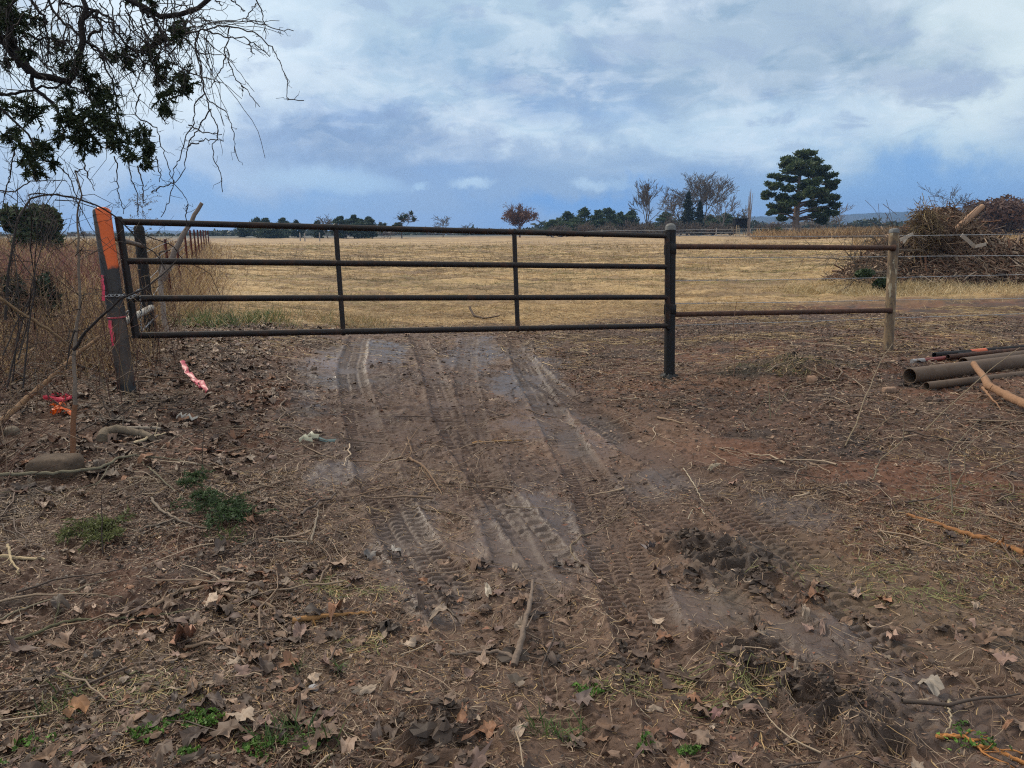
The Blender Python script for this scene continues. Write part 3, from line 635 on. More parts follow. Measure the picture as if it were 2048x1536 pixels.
for px, py, rx, ry, n, pal in ((1900, 1130, .85, .45, 1300, PMOSS + PSTRAW[2:4]), (1850, 1170, .3, .2, 400, PMOSS), (1980, 1010, .5, .4, 500, PMOSS), (1390, 1380, .40, .15, 900, PMOSS + PSTRAW[:2]), (700, 1180, .25, .12, 450, PMOSS + PSTRAW[:2]), (230, 1400, .4, .16, 500, PMOSS + PSTRAW[:2]), (1560, 730, .8, .35, 1800, PMOSS + PSTRAW), (1900, 900, .5, .4, 900, PSTRAW), (760, 1290, .2, .1, 300, PMOSS + PSTRAW)):
    x, y = patch_pts(px, py, rx, ry, n, rs)
    ribbons(mb, x, y, rs.uniform(.02, .10, len(x)), .0028, rs, pal, .5, .9, .006, 4)
for px, py, rx, ry, n in ((345, 1480, .16, .09, 420), (400, 1450, .10, .06, 200), (560, 1500, .14, .05, 180), (60, 1510, .2, .07, 260), (1275, 1500, .05, .03, 60), (1390, 1510, .06, .03, 70), (1180, 1390, .06, .04, 50), (1960, 1480, .12, .06, 70)):
    x, y = patch_pts(px, py, rx, ry, n, rs)
    leaves(mb, x, y, rs.uniform(.010, .026, len(x)), rs, [(.10, .20, .03), (.14, .27, .045), (.07, .14, .025)], (2, 1), .6, .5, .012)
mb.build("green_weeds", M_LEAF, None, (0, 0, 0), kind="stuff", label="low green weeds and moss patches in the mud")

# ================================================================== GATE AND PIPE FENCE
gd = depth_gate
def GP(px, py): return P(px, py, gd(px))
C0 = (.03, .03, .03)
def weld(mb, c, r): # small welded bead: squashed ball
    a = np.linspace(0, 2 * np.pi, 8, endpoint=False); zs = np.linspace(-1, 1, 6)
    pts = np.array([[c[0], c[1], c[2] + r * z_] for z_ in zs]); mb.tube(pts, [r * .35, r * .85, r, r, r * .85, r * .35], 10, C0)
gate = thing("farm_gate", GP(272, 682), "wide black steel pipe gate with four rails closing the muddy track", "gate")
railpx = [((243, 443.5), (1333, 472)), ((252, 522), (1334, 533.6)), ((264, 597), (1335, 594.5)), ((276, 671), (1335, 651.5))]
for (a, b_) in railpx:
    MB().tube(np.array([GP(*a), GP(*b_)]), .0285, 14, C0).build("rail", M_GATE, gate)
a, b_ = GP(237, 437), GP(272.5, 676)
mb = MB().tube(np.array([a, b_]), .032, 14, C0); mb.tube(np.array([a - (b_ - a) * .012, a]), [.030, .0345], 14, C0)
mb.build("end_stile", M_GATE, gate)
def on_rail(i, px):
    (a, b_) = railpx[i]; t = (px - a[0]) / (b_[0] - a[0]); return GP(px, a[1] + t * (b_[1] - a[1]))
for xs in ((671.5, 676.5, 681.5, 686.5), (1028.5, 1030.5, 1033, 1035.5)):
    mb = MB(); pts = [on_rail(i, xs[i]) for i in range(4)]
    for i in range(3): mb.tube(np.array([pts[i], pts[i + 1]]), .024, 12, C0, False)
    for p in pts: weld(mb, p, .036)
    mb.build("stile", M_GATE, gate)
a, b_ = GP(1334, 464), GP(1336, 659)
MB().tube(np.array([a, a * .02 + b_ * .98, b_]), [.030, .030, .02], 14, C0).build("hinge_stile", M_GATE, gate)

def dome_post(name, top, bot, r, mat, capmat, label, k=28, capc=(.1, .1, .1), domeh=.35, group=None, seam=.012):
    base = np.array([bot[0], bot[1], bot[2]]); t = thing(name, base, label, "post", group)
    ax = (top - bot); ln = np.linalg.norm(ax); ax /= ln
    MB().tube(np.array([bot - ax * .12, bot, bot + ax * ln * .5, bot + ax * (ln - seam * 4)]), r, k, (.05, .05, .05)).build("pipe", mat, t)
    c0 = bot + ax * (ln - seam * 4)
    pr = [(0, 1.03), (seam * .6, 1.035), (seam * 1.4, 1.0)]; h = r * domeh * 1.6
    for q in np.linspace(0, 1, 7): pr.append((seam * 1.6 + .02 + h * math.sin(q * math.pi / 2) * .9, max(.02, math.cos(q * math.pi / 2) * 1.0)))
    MB().tube(np.array([c0 + ax * p_[0] for p_ in pr]), [r * p_[1] for p_ in pr], k, capc).build("cap", capmat, t)
    return t, ax
gz_ = lambda p: Hs(p[0], p[1])
ob, ot = P(254.5, 784, 6.36), P(203, 421, 6.36)
ob[2] = gz_(ob)
opost, oax = dome_post("painted_gate_post", ot, ob, .0705, M_OPOST, M_OPOST, "dark steel post with bright orange paint sprayed over its top half")
mb_, mt = P(1338.5, 757, 8.37), P(1341, 453, 8.37); mb_[2] = gz_(mb_)
hpost, hax = dome_post("hinge_post", mt, mb_, .060, M_PBLK, M_CAP, "black steel post that carries the hinges in the middle of the picture", domeh=.5)
for y0, y1 in ((489, 510), (609, 629)):
    q0, q1 = P(1340.5, y0, 8.37), P(1340, y1, 8.37)
    m2 = MB().tube(np.array([q0, q0 * .94 + q1 * .06, q0 * .06 + q1 * .94, q1]), [.062, .069, .069, .062], 26, C0)
    sd_ = P(1331, (y0 + y1) / 2, 8.33); m2.tube(np.array([sd_ - np.array([0, 0, .055]), sd_ + np.array([0, 0, .055])]), .018, 10, C0)
    m2.build("hinge_collar", M_PBLK, hpost)
m2 = MB(); a_ = np.linspace(0, 2 * np.pi, 40, endpoint=False); rsx = R_(3)
for k_, (r, z_) in enumerate(((.06, .05), (.085, .035), (.12, .0), (.14, -.04))): m2.add(np.stack([mb_[0] + np.cos(a_) * r * (1 + .25 * rsx.uniform(-1, 1, 40)), mb_[1] + np.sin(a_) * r * (1 + .25 * rsx.uniform(-1, 1, 40)), mb_[2] + z_ + rsx.uniform(-.012, .012, 40)], 1), None, None, (.012, .012, .012))
i = np.arange(40); m2.Q.append(np.concatenate([np.stack([i + 40 * k_, (i + 1) % 40 + 40 * k_, (i + 1) % 40 + 40 * k_ + 40, i + 40 * k_ + 40], 1) for k_ in range(3)])); m2.build("charred_base", M_LITTER, hpost)
tb, tt = P(1776, 701, 9.05), P(1788.5, 459, 9.05); tb[2] = gz_(tb)
tpost, _ = dome_post("corner_post", tt, tb, .058, M_TAN, M_CAP, "tan peeling pipe post at the right end of the short rusty rails", domeh=.25)
for nm, a, b_, r, lb in (("fence_rail", (1350, 493), (1786, 496), .030, "upper rusty pipe rail between the black post and the tan post"), ("fence_rail", (1348, 629), (1779, 621), .029, "lower rusty pipe rail between the black post and the tan post")):
    A, B = P(a[0], a[1], 8.40), P(b_[0], b_[1], 9.0)
    o = MB().tube(np.array([A, B]), r, 16, C0).build(nm, M_RAIL, None, A, label=lb, category="pipe rail", group="pipe rails right of the gate")
    m2 = MB(); m2.tube(np.array([B - (B - A) / np.linalg.norm(B - A) * .05, B, B + (B - A) / np.linalg.norm(B - A) * .012]), [r * 1.0, r * 1.25, r * 1.5], 14, C0); m2.build("weld", M_RAIL, o)
# brace post behind the orange one, with two pale rails
bb, bt = P(304, 688, 8.3), P(277.5, 456, 8.3); bb[2] = gz_(bb)
bpost, _ = dome_post("brace_post", bt, bb, .056, M_PBLK, M_PBLK, "dark leaning post behind the gate end, joined to the orange post", domeh=.6)
for (a, b_, r, mat, lb) in (((222, 475), (286, 492), .024, M_OLDPIPE, "upper brace pipe between the orange post and the dark post behind it"), ((247, 645), (303, 615), .032, M_WHITEPIPE, "pale weathered lower brace rail between the orange post and the dark post")):
    A, B = P(a[0], a[1], 6.42), P(b_[0], b_[1], 8.25)
    MB().tube(np.array([A, B]), r, 12, C0).build("brace_rail", mat, None, A, label=lb, category="pipe rail", group="brace rails behind the orange post")
# gate chain: round the orange post and over the end stile
def chain(path, link=.042, r=.0042):
    path = np.asarray(path, float); s = np.concatenate([[0], np.cumsum(np.linalg.norm(np.diff(path, axis=0), axis=1))]); n = int(s[-1] / (link * .72)); P_ = []
    for i in range(n):
        u = (i + .5) / n * s[-1]; c = np.array([np.interp(u, s, path[:, k]) for k in range(3)]); c2 = np.array([np.interp(min(u + .01, s[-1]), s, path[:, k]) for k in range(3)]); c1 = np.array([np.interp(max(u - .01, 0), s, path[:, k]) for k in range(3)])
        t = c2 - c1; t /= np.linalg.norm(t) + 1e-9; ref = np.array([0, 0, 1.]) if abs(t[2]) < .8 else np.array([0, 1., 0]); nn = np.cross(t, ref); nn /= np.linalg.norm(nn); bb_ = np.cross(t, nn)
        w = nn if i % 2 else bb_; w = w * .8 + (bb_ if i % 2 else nn) * .5
        a = np.linspace(0, 2 * np.pi, 11); P_.append(c + np.cos(a)[:, None] * t * link * .5 + np.sin(a)[:, None] * w * link * .30)
    return MB().tubes(np.array(P_), r, 5, (.3, .3, .3))
def around(c, ax, r, a0, a1, dz0=0, dz1=0, n=14):
    out = []
    for q in np.linspace(0, 1, n):
        a = math.radians(lerp(a0, a1, q)); out.append(c + np.array([math.cos(a) * r, math.sin(a) * r, lerp(dz0, dz1, q)]))
    return out
cc_ = P(233, 590, 6.36); gc = P(256, 590, 6.5)
pth = around(cc_, None, .078, 200, 350, 0, .0) + [P(251, 592, 6.41), P(258, 596, 6.42), P(268, 592, 6.44), P(276, 582, 6.48), P(282, 580, 6.52)]
ch = chain(pth).build("gate_chain", M_CHAIN, None, cc_, label="galvanised chain looped round the orange post and the gate end", category="chain")
chain([P(246, 604, 6.42), P(249, 622, 6.43), P(253, 632, 6.45), P(257, 622, 6.46)]).build("hanging_loop", M_CHAIN, ch)
chain([P(277, 585, 6.5), P(282, 610, 6.52), P(281, 640, 6.54), P(283, 662, 6.56)]).build("hanging_end", M_CHAIN, ch)
# barbed wire
def wire(pts, r=.0035, barb=.12, rs=R_(5)):
    pts = np.asarray(pts, float); mb = MB(); mb.tube(spl(pts, 12), r, 4, (.3, .3, .3), False)
    s = np.concatenate([[0], np.cumsum(np.linalg.norm(np.diff(pts, axis=0), axis=1))]); n = int(s[-1] / barb); Q_ = []
    for i in range(n):
        c = np.array([np.interp((i + .5) * barb, s, pts[:, k]) for k in range(3)])
        for _ in range(2):
            d = rs.normal(0, 1, 3); d /= np.linalg.norm(d); Q_.append([c - d * .013, c + d * .013])
    if Q_: mb.tubes(np.array(Q_), r * .6, 3, (.3, .3, .3))
    return mb
fence = thing("barbed_wire_fence", P(1349, 640, 8.45), "thin barbed wire strands running right from the black post past the tan post", "wire fence")
for yl, ym, yr in ((471, 472, 468), (514.5, 513, 511), (561, 555, 549), (607, 600, 597), (651, 636, 627)):
    wire([P(1350, yl, 8.46), P(1560, (yl + ym) / 2 + 1.5, 8.8), P(1790, ym, 9.12), P(2060, yr, 9.7), P(2260, yr - 2, 10.2)]).build("wire_strand", M_WIRE, fence)
lf = thing("barbed_wire_fence", P(300, 640, 8.3), "slack barbed wire running back from the dark post along the weedy fence line", "wire fence")
for yy, y2 in ((505, 470), (530, 480), (560, 492), (600, 505)):
    A = P(290 + (yy - 500) * .1, yy, 8.3); wire([A, P(335, (yy + y2) / 2 - 4, 14), P(368, y2 + 2, 23), P(395, y2 - (y2 - 470) * .5, 40)], .003, .4).build("wire_strand", M_WIRE, lf)
wire([P(283, 663, 6.6), P(300, 645, 7.5), P(316, 630, 8.4)], .004, .08).build("wire_strand", M_WIRE, lf)
# T posts along the old fence line
tps = [(329, 478, 13.5), (352, 482, 17), (368, 461, 21), (379, 460, 25.5), (387, 459, 30), (394, 459.5, 35), (400, 460, 41), (405.5, 460, 47), (410, 460.5, 54), (415, 461, 62)]
lab = ["rusty metal fence stake closest to the gate in the old fence line", "second rusty fence stake from the gate in the old fence line"] + [None] * 8
for i, (px, py, d) in enumerate(tps):
    top = P(px, py, d); g0 = gz_(top); w = .022 * (1 + d / 40)
    mb = MB().box([top[0], top[1], (top[2] + g0) / 2 - .1], (w * .35, w * 1.2, top[2] - g0 + .2), (.13, .035, .025)); mb.box([top[0], top[1] + w * .7, (top[2] + g0) / 2 - .1], (w * 1.6, w * .3, top[2] - g0 + .2), (.11, .03, .02))
    for z_ in np.arange(g0 + .2, top[2] - .05, .12): mb.box([top[0], top[1] - w * .75, z_], (w * .8, w * .35, .03), (.14, .04, .03))
    o = mb.build("fence_stake", M_BARK, None, [top[0], top[1], g0], smooth=False, category="fence stake", group="rusty stakes in the old fence line")
    o['label'] = lab[i] or "%s rusty red fence stake from the gate in the row left of the field" % ("third fourth fifth sixth seventh eighth ninth tenth".split()[i - 2])
# far fence posts at the field edge
rs = R_(6)
for i, (px, d, h) in enumerate([(600, 118, 1.3), (609, 118, 1.3), (639, 120, 1.4), (1106, 122, 1.3), (1205, 122, 1.3), (1432, 124, 1.3), (1500, 124, 1.2), (1541, 124, 1.2)]):
    p = gpx(px, 474) if False else P(px, 470, d); z_ = gz_(p)
    MB().tube(spl([[p[0], p[1], z_ - .2], [p[0] + rs.normal(0, .05), p[1], z_ + h]], 5), [.11, .10, .10, .09, .08], 7, (.30, .27, .24)).build("far_fence_post", M_BARKFAR, None, [p[0], p[1], z_], label=["pale far post behind the gate, under the dark pines at left", "pale far post just right of its near twin under the left pines", "lone pale far post under the bare tree left of the first gate stile", "pale far post behind the gate near the autumn tree", "pale far post behind the gate below the pine grove", "pale far post below the bare trees right of the black post", "pale far post close to the dark hunting blind", "pale far post left of the big pine trunk"][i], category="fence post", group="posts at the far field edge")
ff = thing("far_wire_fence", P(1400, 472, 124), "faint pale wire fence along the far edge of the field", "wire fence")
for k_ in range(2):
    pts = []
    for px in np.linspace(1020, 1700, 12):
        p = P(px, 470, 124); pts.append([p[0], p[1], gz_(p) + .55 + .5 * k_])
    MB().tube(np.array(pts), .03, 4, (.5, .5, .5), False).build("wire_strand", M_WIRE, ff)

# ================================================================== SURVEY RIBBONS
PINK = (.66, .06, .11); ORG = (.75, .13, .012)
def strip(mb, path, w, C, side=None, rs=None):
    path = np.asarray(path, float); n = len(path); t = np.gradient(path, axis=0); sd_ = np.array(side if side is not None else (1., 0, .1)); V = []
    for i in range(n):
        q = sd_ + (rs.normal(0, .25, 3) if rs is not None else 0); q = q / np.linalg.norm(q); V += [path[i] - q * w / 2, path[i], path[i] + q * w / 2]
    V = np.array(V); V[1::3] += np.array([0, -.006, .004])
    Q_ = []
    for i in range(n - 1): b = i * 3; Q_ += [[b, b + 1, b + 4, b + 3], [b + 1, b + 2, b + 5, b + 4]]
    return mb.add(V, None, Q_, C)
rs = R_(8)
mb = MB(); strip(mb, spl([P(205, 551, 6.28), P(204, 562, 6.27), P(207, 580, 6.27), P(206, 602, 6.28)], 12), .030, PINK, (1, 0, .1), rs)
mb.build("flagging_ribbon", M_CLOTH, None, P(205, 551, 6.28), label="upper bright pink ribbon hanging on the orange post's left side", category="ribbon", group="pink ribbons on the orange post")
mb = MB(); strip(mb, spl([P(220, 641, 6.27), P(220, 650, 6.27), P(225, 672, 6.27), P(226, 692, 6.28)], 12), .032, PINK, (1, 0, .1), rs)
c2_ = P(234, 638, 6.36); r2 = np.array(around(c2_, None, .0735, 170, 372, .012, .02)); strip(mb, r2, .014, (.55, .10, .11), (0, 0, 1))
mb.build("flagging_ribbon", M_CLOTH, None, P(220, 641, 6.27), label="lower pink ribbon tied round the orange post with a dangling tail", category="ribbon", group="pink ribbons on the orange post")
mb = MB(); q = [gp(*p) for p in ((366, 742), (378, 758), (392, 768), (405, 774), (414, 786))]; 
for i, v in enumerate(q): v[2] += [.10, .05, .03, .05, .015][i]
strip(mb, spl(q, 20, .006, rs), .045, (.62, .09, .13), (.6, .5, .4), rs)
strip(mb, spl([q[2], gp(398, 778) + [0, 0, .02], gp(412, 776) + [0, 0, .03]], 8), .03, (.8, .14, .2), (0, .6, .5), rs)
mb.build("flagging_ribbon", M_CLOTH, None, q[0], label="crumpled pink ribbon lying on the ground right of the orange post", category="ribbon")
mb = MB()
for k_ in range(9):
    c = gp(rs.uniform(98, 132), rs.uniform(797, 806)); strip(mb, spl([c + [0, 0, .02], c + [rs.uniform(-.08, .08), rs.uniform(-.06, .06), .05], c + [rs.uniform(-.12, .12), rs.uniform(-.08, .08), .02]], 7, .005, rs), .035, (.75, .06, .10), rs.normal(0, 1, 3), rs)
mb.build("flagging_ribbon", M_CLOTH, None, gp(115, 802), label="crumpled red pink ribbon heap among dead leaves left of the orange post", category="ribbon")
mb = MB()
for k_ in range(9):
    c = gp(rs.choice([108, 124, 115]) + rs.uniform(-7, 7), rs.uniform(812, 836)); strip(mb, spl([c + [0, 0, .015], c + [rs.uniform(-.05, .05), rs.uniform(-.05, .05), .05], c + [rs.uniform(-.08, .08), rs.uniform(-.05, .05), .02]], 7, .005, rs), .035, ORG, rs.normal(0, 1, 3), rs)
mb.build("flagging_ribbon", M_CLOTH, None, gp(115, 828), label="bright orange ribbon scraps on dead leaves left of the orange post", category="ribbon")

# ================================================================== STICKS, LOGS, STONES
def stick(name, label, cat, paths, C, rnd=0, mat=None, sides=7, lift=None, group=None, flat=1.0):
    """paths: list of (list of (px,py[,h]) , radius_start, radius_end)"""
    px0 = paths[0][0][0][0]; mb = MB(); org = None; rs = R_(abs(hash(label)) % 1000 if False else len(label) * 7 + int(paths[0][0][0][0]))
    for pix, r0, r1 in paths:
        pts = []; r0 *= .85; r1 *= .75
        for p in pix:
            v = gp(p[0], p[1]); h = p[2] if len(p) > 2 else 0.0; v = v + [0, 0, h + max(r0 * .55, .004)]; pts.append(v)
        if org is None: org = pts[0]
        n = max(8, 5 * len(pts)); sp = spl(pts, n, min(r0, .007) * .4, rs); rad = np.linspace(r0, r1, n) * (1 + .30 * (fbm(np.arange(n) * .45 + px0, np.arange(n) * 0 + 3, 2, 5) - .5)); rad = np.abs(rad)
        zf = Hf(sp[:, 0], sp[:, 1]); sp[:, 2] = np.maximum(sp[:, 2], zf + rad * .25)
        cc = np.array(C) * (1 + .12 * rs.normal(0, 1, (n, 1)))
        mb.tube(sp, rad, sides, np.repeat(cc, sides, 0) if False else np.array(C))
    nt_ = rs.randint(1, 4) if r0 < .02 else 0       # side twiglets
    for _ in range(nt_):
        k_ = rs.randint(3, len(sp) - 2); dv = (sp[k_ + 1] - sp[k_]); dv /= np.linalg.norm(dv) + 1e-9; dv = dv + rs.normal(0, .5, 3) + [0, 0, .25]; dv *= rs.uniform(.04, .13) / np.linalg.norm(dv)
        mb.tube(np.array([sp[k_], sp[k_] + dv * .5 + rs.normal(0, .004, 3), sp[k_] + dv]), [rad[k_] * .5, rad[k_] * .38, rad[k_] * .22], 5, np.array(C) * .9, False)
    return mb.build(name, mat or M_BARK, None, org, label=label, category=cat, **({'group': group} if group else {}))
GREY = (.17, .125, .095); PALE = (.36, .27, .17); BRN = (.13, .085, .055); OLV = (.11, .10, .055); ORB = (.36, .17, .055)
stick("fallen_branch", "straight grey forked branch standing out of the mud at the bottom centre", "branch", [([(1028, 1334), (1046, 1290, .03), (1058, 1245, .06), (1066, 1172, .02)], .017, .009), ([(1032, 1322), (1005, 1310, .01), (960, 1308), (900, 1309)], .011, .006), ([(1052, 1270, .03), (1075, 1240, .05), (1085, 1225, .03)], .004, .002), ([(1062, 1180), (1045, 1178), (1025, 1177)], .005, .003)], GREY)
stick("fallen_branch", "light brown knobbly root winding toward the lower left of the wheel tracks", "branch", [([(428, 1176), (450, 1192), (500, 1205), (540, 1212), (557, 1232), (600, 1238)], .011, .008), ([(540, 1212), (490, 1204), (455, 1208)], .005, .003), ([(305, 1216), (350, 1188), (390, 1180), (425, 1172)], .012, .009)], (.24, .165, .11))
stick("fallen_branch", "long olive green thin branch across the lower left corner", "branch", [([(-30, 1298), (60, 1274), (120, 1248), (190, 1240), (280, 1238), (380, 1222), (430, 1219)], .009, .004), ([(108, 1252), (118, 1236, .03), (122, 1225, .04)], .004, .002)], OLV)
stick("fallen_branch", "thin pale brown curved stick above the olive branch at lower left", "branch", [([(-30, 1255), (60, 1212), (110, 1200), (175, 1172), (225, 1158)], .006, .003), ([(118, 1178), (160, 1190), (245, 1196)], .005, .003)], (.22, .18, .12))
stick("fallen_branch", "short pale bent stick on bare soil in the lower left", "branch", [([(196, 1274), (222, 1256), (255, 1249), (285, 1246), (335, 1246)], .0055, .003)], PALE)
stick("fallen_branch", "dark wet branch lying low near the bottom left weeds", "branch", [([(45, 1362), (130, 1358), (200, 1364), (270, 1370), (370, 1378), (480, 1371)], .009, .003)], (.085, .065, .05))
stick("bark_strip", "short orange strip of rotten bark right of the knobbly root", "bark", [([(585, 1245), (640, 1237), (690, 1232), (752, 1229)], .016, .007)], (.30, .155, .06))
stick("fallen_branch", "long orange split pole at the right edge of the mud", "branch", [([(1814, 1031), (1880, 1052), (1940, 1072), (2000, 1090), (2070, 1116)], .012, .022)], (.26, .12, .048))
stick("fallen_branch", "thin bent twig like a hook between the wheel tracks", "branch", [([(1145, 1084), (1140, 1103), (1158, 1130), (1190, 1153), (1228, 1175)], .006, .003), ([(1145, 1088), (1172, 1072), (1210, 1056), (1238, 1034)], .006, .003)], (.20, .15, .10))
stick("fallen_branch", "pale zigzag twig on the right wheel track", "branch", [([(1367, 938), (1378, 955), (1392, 975), (1402, 1000), (1409, 1008)], .006, .004), ([(1410, 1030), (1392, 1014), (1376, 1040)], .005, .004)], (.34, .28, .20))
stick("root_tangle", "tangle of brown roots and twigs lying in the middle of the track", "roots", [([(818, 918), (832, 930, .02), (850, 945, .03), (868, 965, .01), (884, 990)], .012, .006), ([(700, 922), (760, 925), (800, 920, .01), (860, 898, .02), (905, 895)], .006, .003), ([(800, 918), (822, 890, .05), (842, 862, .04)], .006, .003), ([(815, 880, .02), (824, 912, .03), (812, 922)], .007, .006), ([(884, 880), (862, 905, .05), (844, 926, .02)], .006, .003), ([(1040, 880), (960, 910), (900, 950, .03), (840, 990)], .004, .003), ([(860, 960), (845, 945, .04), (835, 958)], .008, .006), ([(720, 990), (780, 975), (845, 988)], .006, .004), ([(640, 1012), (668, 1000), (668, 975), (662, 950)], .006, .004)], (.19, .12, .075))
stick("fallen_branch", "flat brown stick lying crosswise below the root tangle", "branch", [([(826, 1018), (865, 1022), (900, 1027), (935, 1035)], .007, .004)], (.17, .12, .08))
stick("fallen_branch", "short straight grey stick pointing up the left wheel track", "branch", [([(624, 1084), (630, 1058, .01), (637, 1028, .02)], .008, .006), ([(550, 1080), (590, 1085), (626, 1086)], .007, .005)], (.24, .19, .14))
stick("fallen_branch", "curved grey branch beside the green cedar sprig", "branch", [([(303, 998), (322, 1028, .02), (352, 1046, .02), (395, 1055), (440, 1062)], .011, .006), ([(270, 1064), (310, 1052), (352, 1044, .02)], .007, .005), ([(345, 1046), (368, 1058), (388, 1068)], .005, .003)], (.22, .17, .125))
stick("fallen_branch", "long greenish grey branch lying across the ground in front of the boulder", "branch", [([(-60, 962, .03), (60, 966, .05), (150, 964, .06), (200, 955, .05), (240, 930, .04), (275, 920, .03)], .017, .009), ([(272, 921, .03), (330, 922, .02), (400, 931), (500, 948)], .006, .003), ([(225, 940, .05), (200, 975, .03), (140, 985)], .005, .003), ([(282, 922), (310, 955, .03), (340, 975), (372, 1000)], .007, .005), ([(-20, 990), (60, 978), (100, 982), (130, 1010)], .004, .003)], (.17, .145, .095))
stick("fallen_log", "peeled orange brown log leaning up from the lower left leaves", "log", [([(-80, 905, .02), (0, 868, .06), (80, 812, .12), (150, 764, .20), (208, 738, .30)], .030, .022)], (.20, .115, .06), sides=12)
stick("weathered_plank", "grey board lying beside a broken chunk of wood near the left leaves", "plank", [([(222, 868, .02), (270, 862, .02), (322, 865, .02)], .016, .014)], (.28, .23, .18))
stick("wood_splinter", "pale split piece of wood in front of the grey board", "wood", [([(268, 888), (298, 880, .01), (332, 873, .02)], .014, .007)], (.48, .37, .23))
stick("rotten_log_chunk", "short broken chunk of log half sunk in leaves under the grey board", "log", [([(205, 884, .0), (212, 872, .01), (240, 870, .02), (285, 876, .01), (305, 882)], .048, .030)], (.17, .13, .09), sides=11)
stick("bark_strip", "flat reddish bark flake on the bank left of the tracks", "bark", [([(388, 900), (420, 903), (468, 905)], .014, .006)], (.30, .15, .10))
stick("fallen_branch", "long slim stick between the boards and the pink bark at left", "branch", [([(322, 900), (345, 878), (365, 870), (400, 860), (490, 852)], .006, .004)], (.22, .17, .12))
stick("fallen_branch", "thin pale stick at the very bottom of the picture", "branch", [([(595, 1514), (640, 1504), (700, 1499), (745, 1497), (800, 1504)], .0045, .0025)], (.38, .29, .18))
stick("fallen_branch", "slender brown stick curving beside the green grass tuft at the bottom", "branch", [([(1052, 1436), (1100, 1444), (1140, 1440), (1168, 1412), (1185, 1385), (1200, 1370)], .0065, .004)], (.20, .14, .09))
stick("wood_splinter", "broken plank sliver on red brown litter below the black post", "wood", [([(1315, 836), (1355, 845), (1402, 853)], .012, .006)], (.32, .22, .14))
stick("fallen_branch", "dark crooked stick on the hay just beyond the gate", "branch", [([(940, 628, .12), (948, 637, .04), (970, 640, .02), (1000, 636, .03)], .03, .016)], (.08, .055, .04))
stick("fallen_branch", "small crooked pale twig near the bottom right corner", "branch", [([(1898, 1402), (1892, 1422, .01), (1903, 1442, .02), (1899, 1462, .01), (1890, 1468)], .006, .003)], (.33, .26, .17))
stick("shredded_root", "bright orange shredded root fibres in the bottom right corner", "roots", [([(1872, 1474), (1930, 1476), (1955, 1494), (2010, 1512), (2080, 1545)], .008, .011), ([(1880, 1472), (1920, 1474), (1975, 1474)], .005, .002), ([(1935, 1480), (1990, 1500), (2060, 1512)], .005, .004), ([(1950, 1490), (1975, 1515), (2030, 1540)], .005, .003)], (.36, .155, .05))
stick("wood_splinter", "orange splinter of wood by the leaf pile in the track centre", "wood", [([(945, 888), (1000, 884), (1045, 882)], .010, .005)], (.34, .19, .08))
stick("broken_limb", "peeled orange limb with a forked broken end beside the stacked pipes", "log", [([(1943, 762, .16), (1960, 778, .13), (1975, 795, .09), (2010, 808, .06), (2080, 838, .05)], .030, .055), ([(1963, 792, .07), (1985, 808, .03), (2000, 820, .01)], .014, .006)], (.27, .15, .085), sides=12)
stick("fallen_branch", "small twig with orange bark near the two big leaves right of centre", "branch", [([(1712, 1010), (1740, 998), (1762, 985)], .006, .003), ([(1690, 1012), (1712, 1012), (1738, 1003)], .005, .003)], (.26, .12, .07))
stick("fallen_branch", "pale peeled stick at the left edge above the lower left corner", "branch", [([(-30, 1116), (30, 1118), (90, 1122)], .014, .009), ([(18, 1106, .04), (24, 1130, .03), (38, 1150)], .008, .006)], (.42, .32, .19))
# thin dead stems standing or leaning in the litter on the right
def stem(label, pix, r0, r1, C, branches=(), name="upright_twig"):
    b0 = gp(*pix[0]); d0 = float((b0 - CAM) @ fw); pts = [b0]
    for i, p in enumerate(pix[1:]):
        pts.append(P(p[0], p[1], d0 + (p[2] if len(p) > 2 else 0)))
    mb = MB(); mb.tube(spl(pts, 14, r0 * .5, R_(int(pix[0][0]))), np.linspace(r0, r1, 14), 5, C)
    for q in branches: mb.tube(spl([P(p[0], p[1], d0 + (p[2] if len(p) > 2 else .05)) for p in q], 9, r1 * .5, R_(3)), np.linspace(r1 * 1.2, r1 * .6, 9), 4, C)
    return mb.build(name, M_BARK, None, b0, label=label, category="twig")
STEMC = (.20, .15, .095)
stem("long thin leaning stem rising to the foot of the tan post", [(1690, 893), (1712, 850, .2), (1728, 800, .5), (1745, 762, .9), (1766, 714, 1.2), (1785, 688, 1.5)], .006, .003, STEMC, [[(1728, 880), (1755, 855), (1800, 820), (1850, 785, .3)]])
stem("slim upright red brown stem standing in front of the lower rusty rail", [(1466, 812), (1468, 760), (1470, 700), (1466, 650), (1473, 604)], .005, .0025, (.16, .09, .06), [[(1474, 770), (1480, 780), (1478, 792)]])
stem("curling pale stem above the long orange pole at right", [(1905, 1026), (1902, 980), (1898, 930), (1900, 905)], .006, .003, (.25, .20, .13), [[(1905, 1015), (1890, 1030), (1830, 1030)], [(1912, 970), (1930, 940), (1928, 900)], [(1900, 905), (1920, 880), (1958, 838)]])
stem("thin forked weed stalks standing near the small green tuft", [(1541, 838), (1539, 800), (1537, 768)], .005, .003, (.20, .18, .11), [[(1545, 838), (1560, 810), (1585, 768)], [(1541, 838), (1510, 850), (1482, 858), (1535, 790)]])
stem("leaning twig rising at the right edge below the broken limb", [(1850, 862, .0), (1900, 810, .1), (1980, 740, .4), (2040, 695, .6)], .005, .003, STEMC)
stem("bent bare twig poking up right of the mud", [(1745, 962), (1760, 920), (1790, 895), (1806, 880)], .005, .003, (.23, .18, .12), [[(1806, 880), (1808, 850), (1806, 840)]])
stem("long bare twig slanting across the litter at the right edge", [(1930, 950), (1980, 940, .1), (2060, 905, .2)], .005, .003, (.23, .18, .12), [[(1925, 900), (1960, 870), (2045, 830)]])
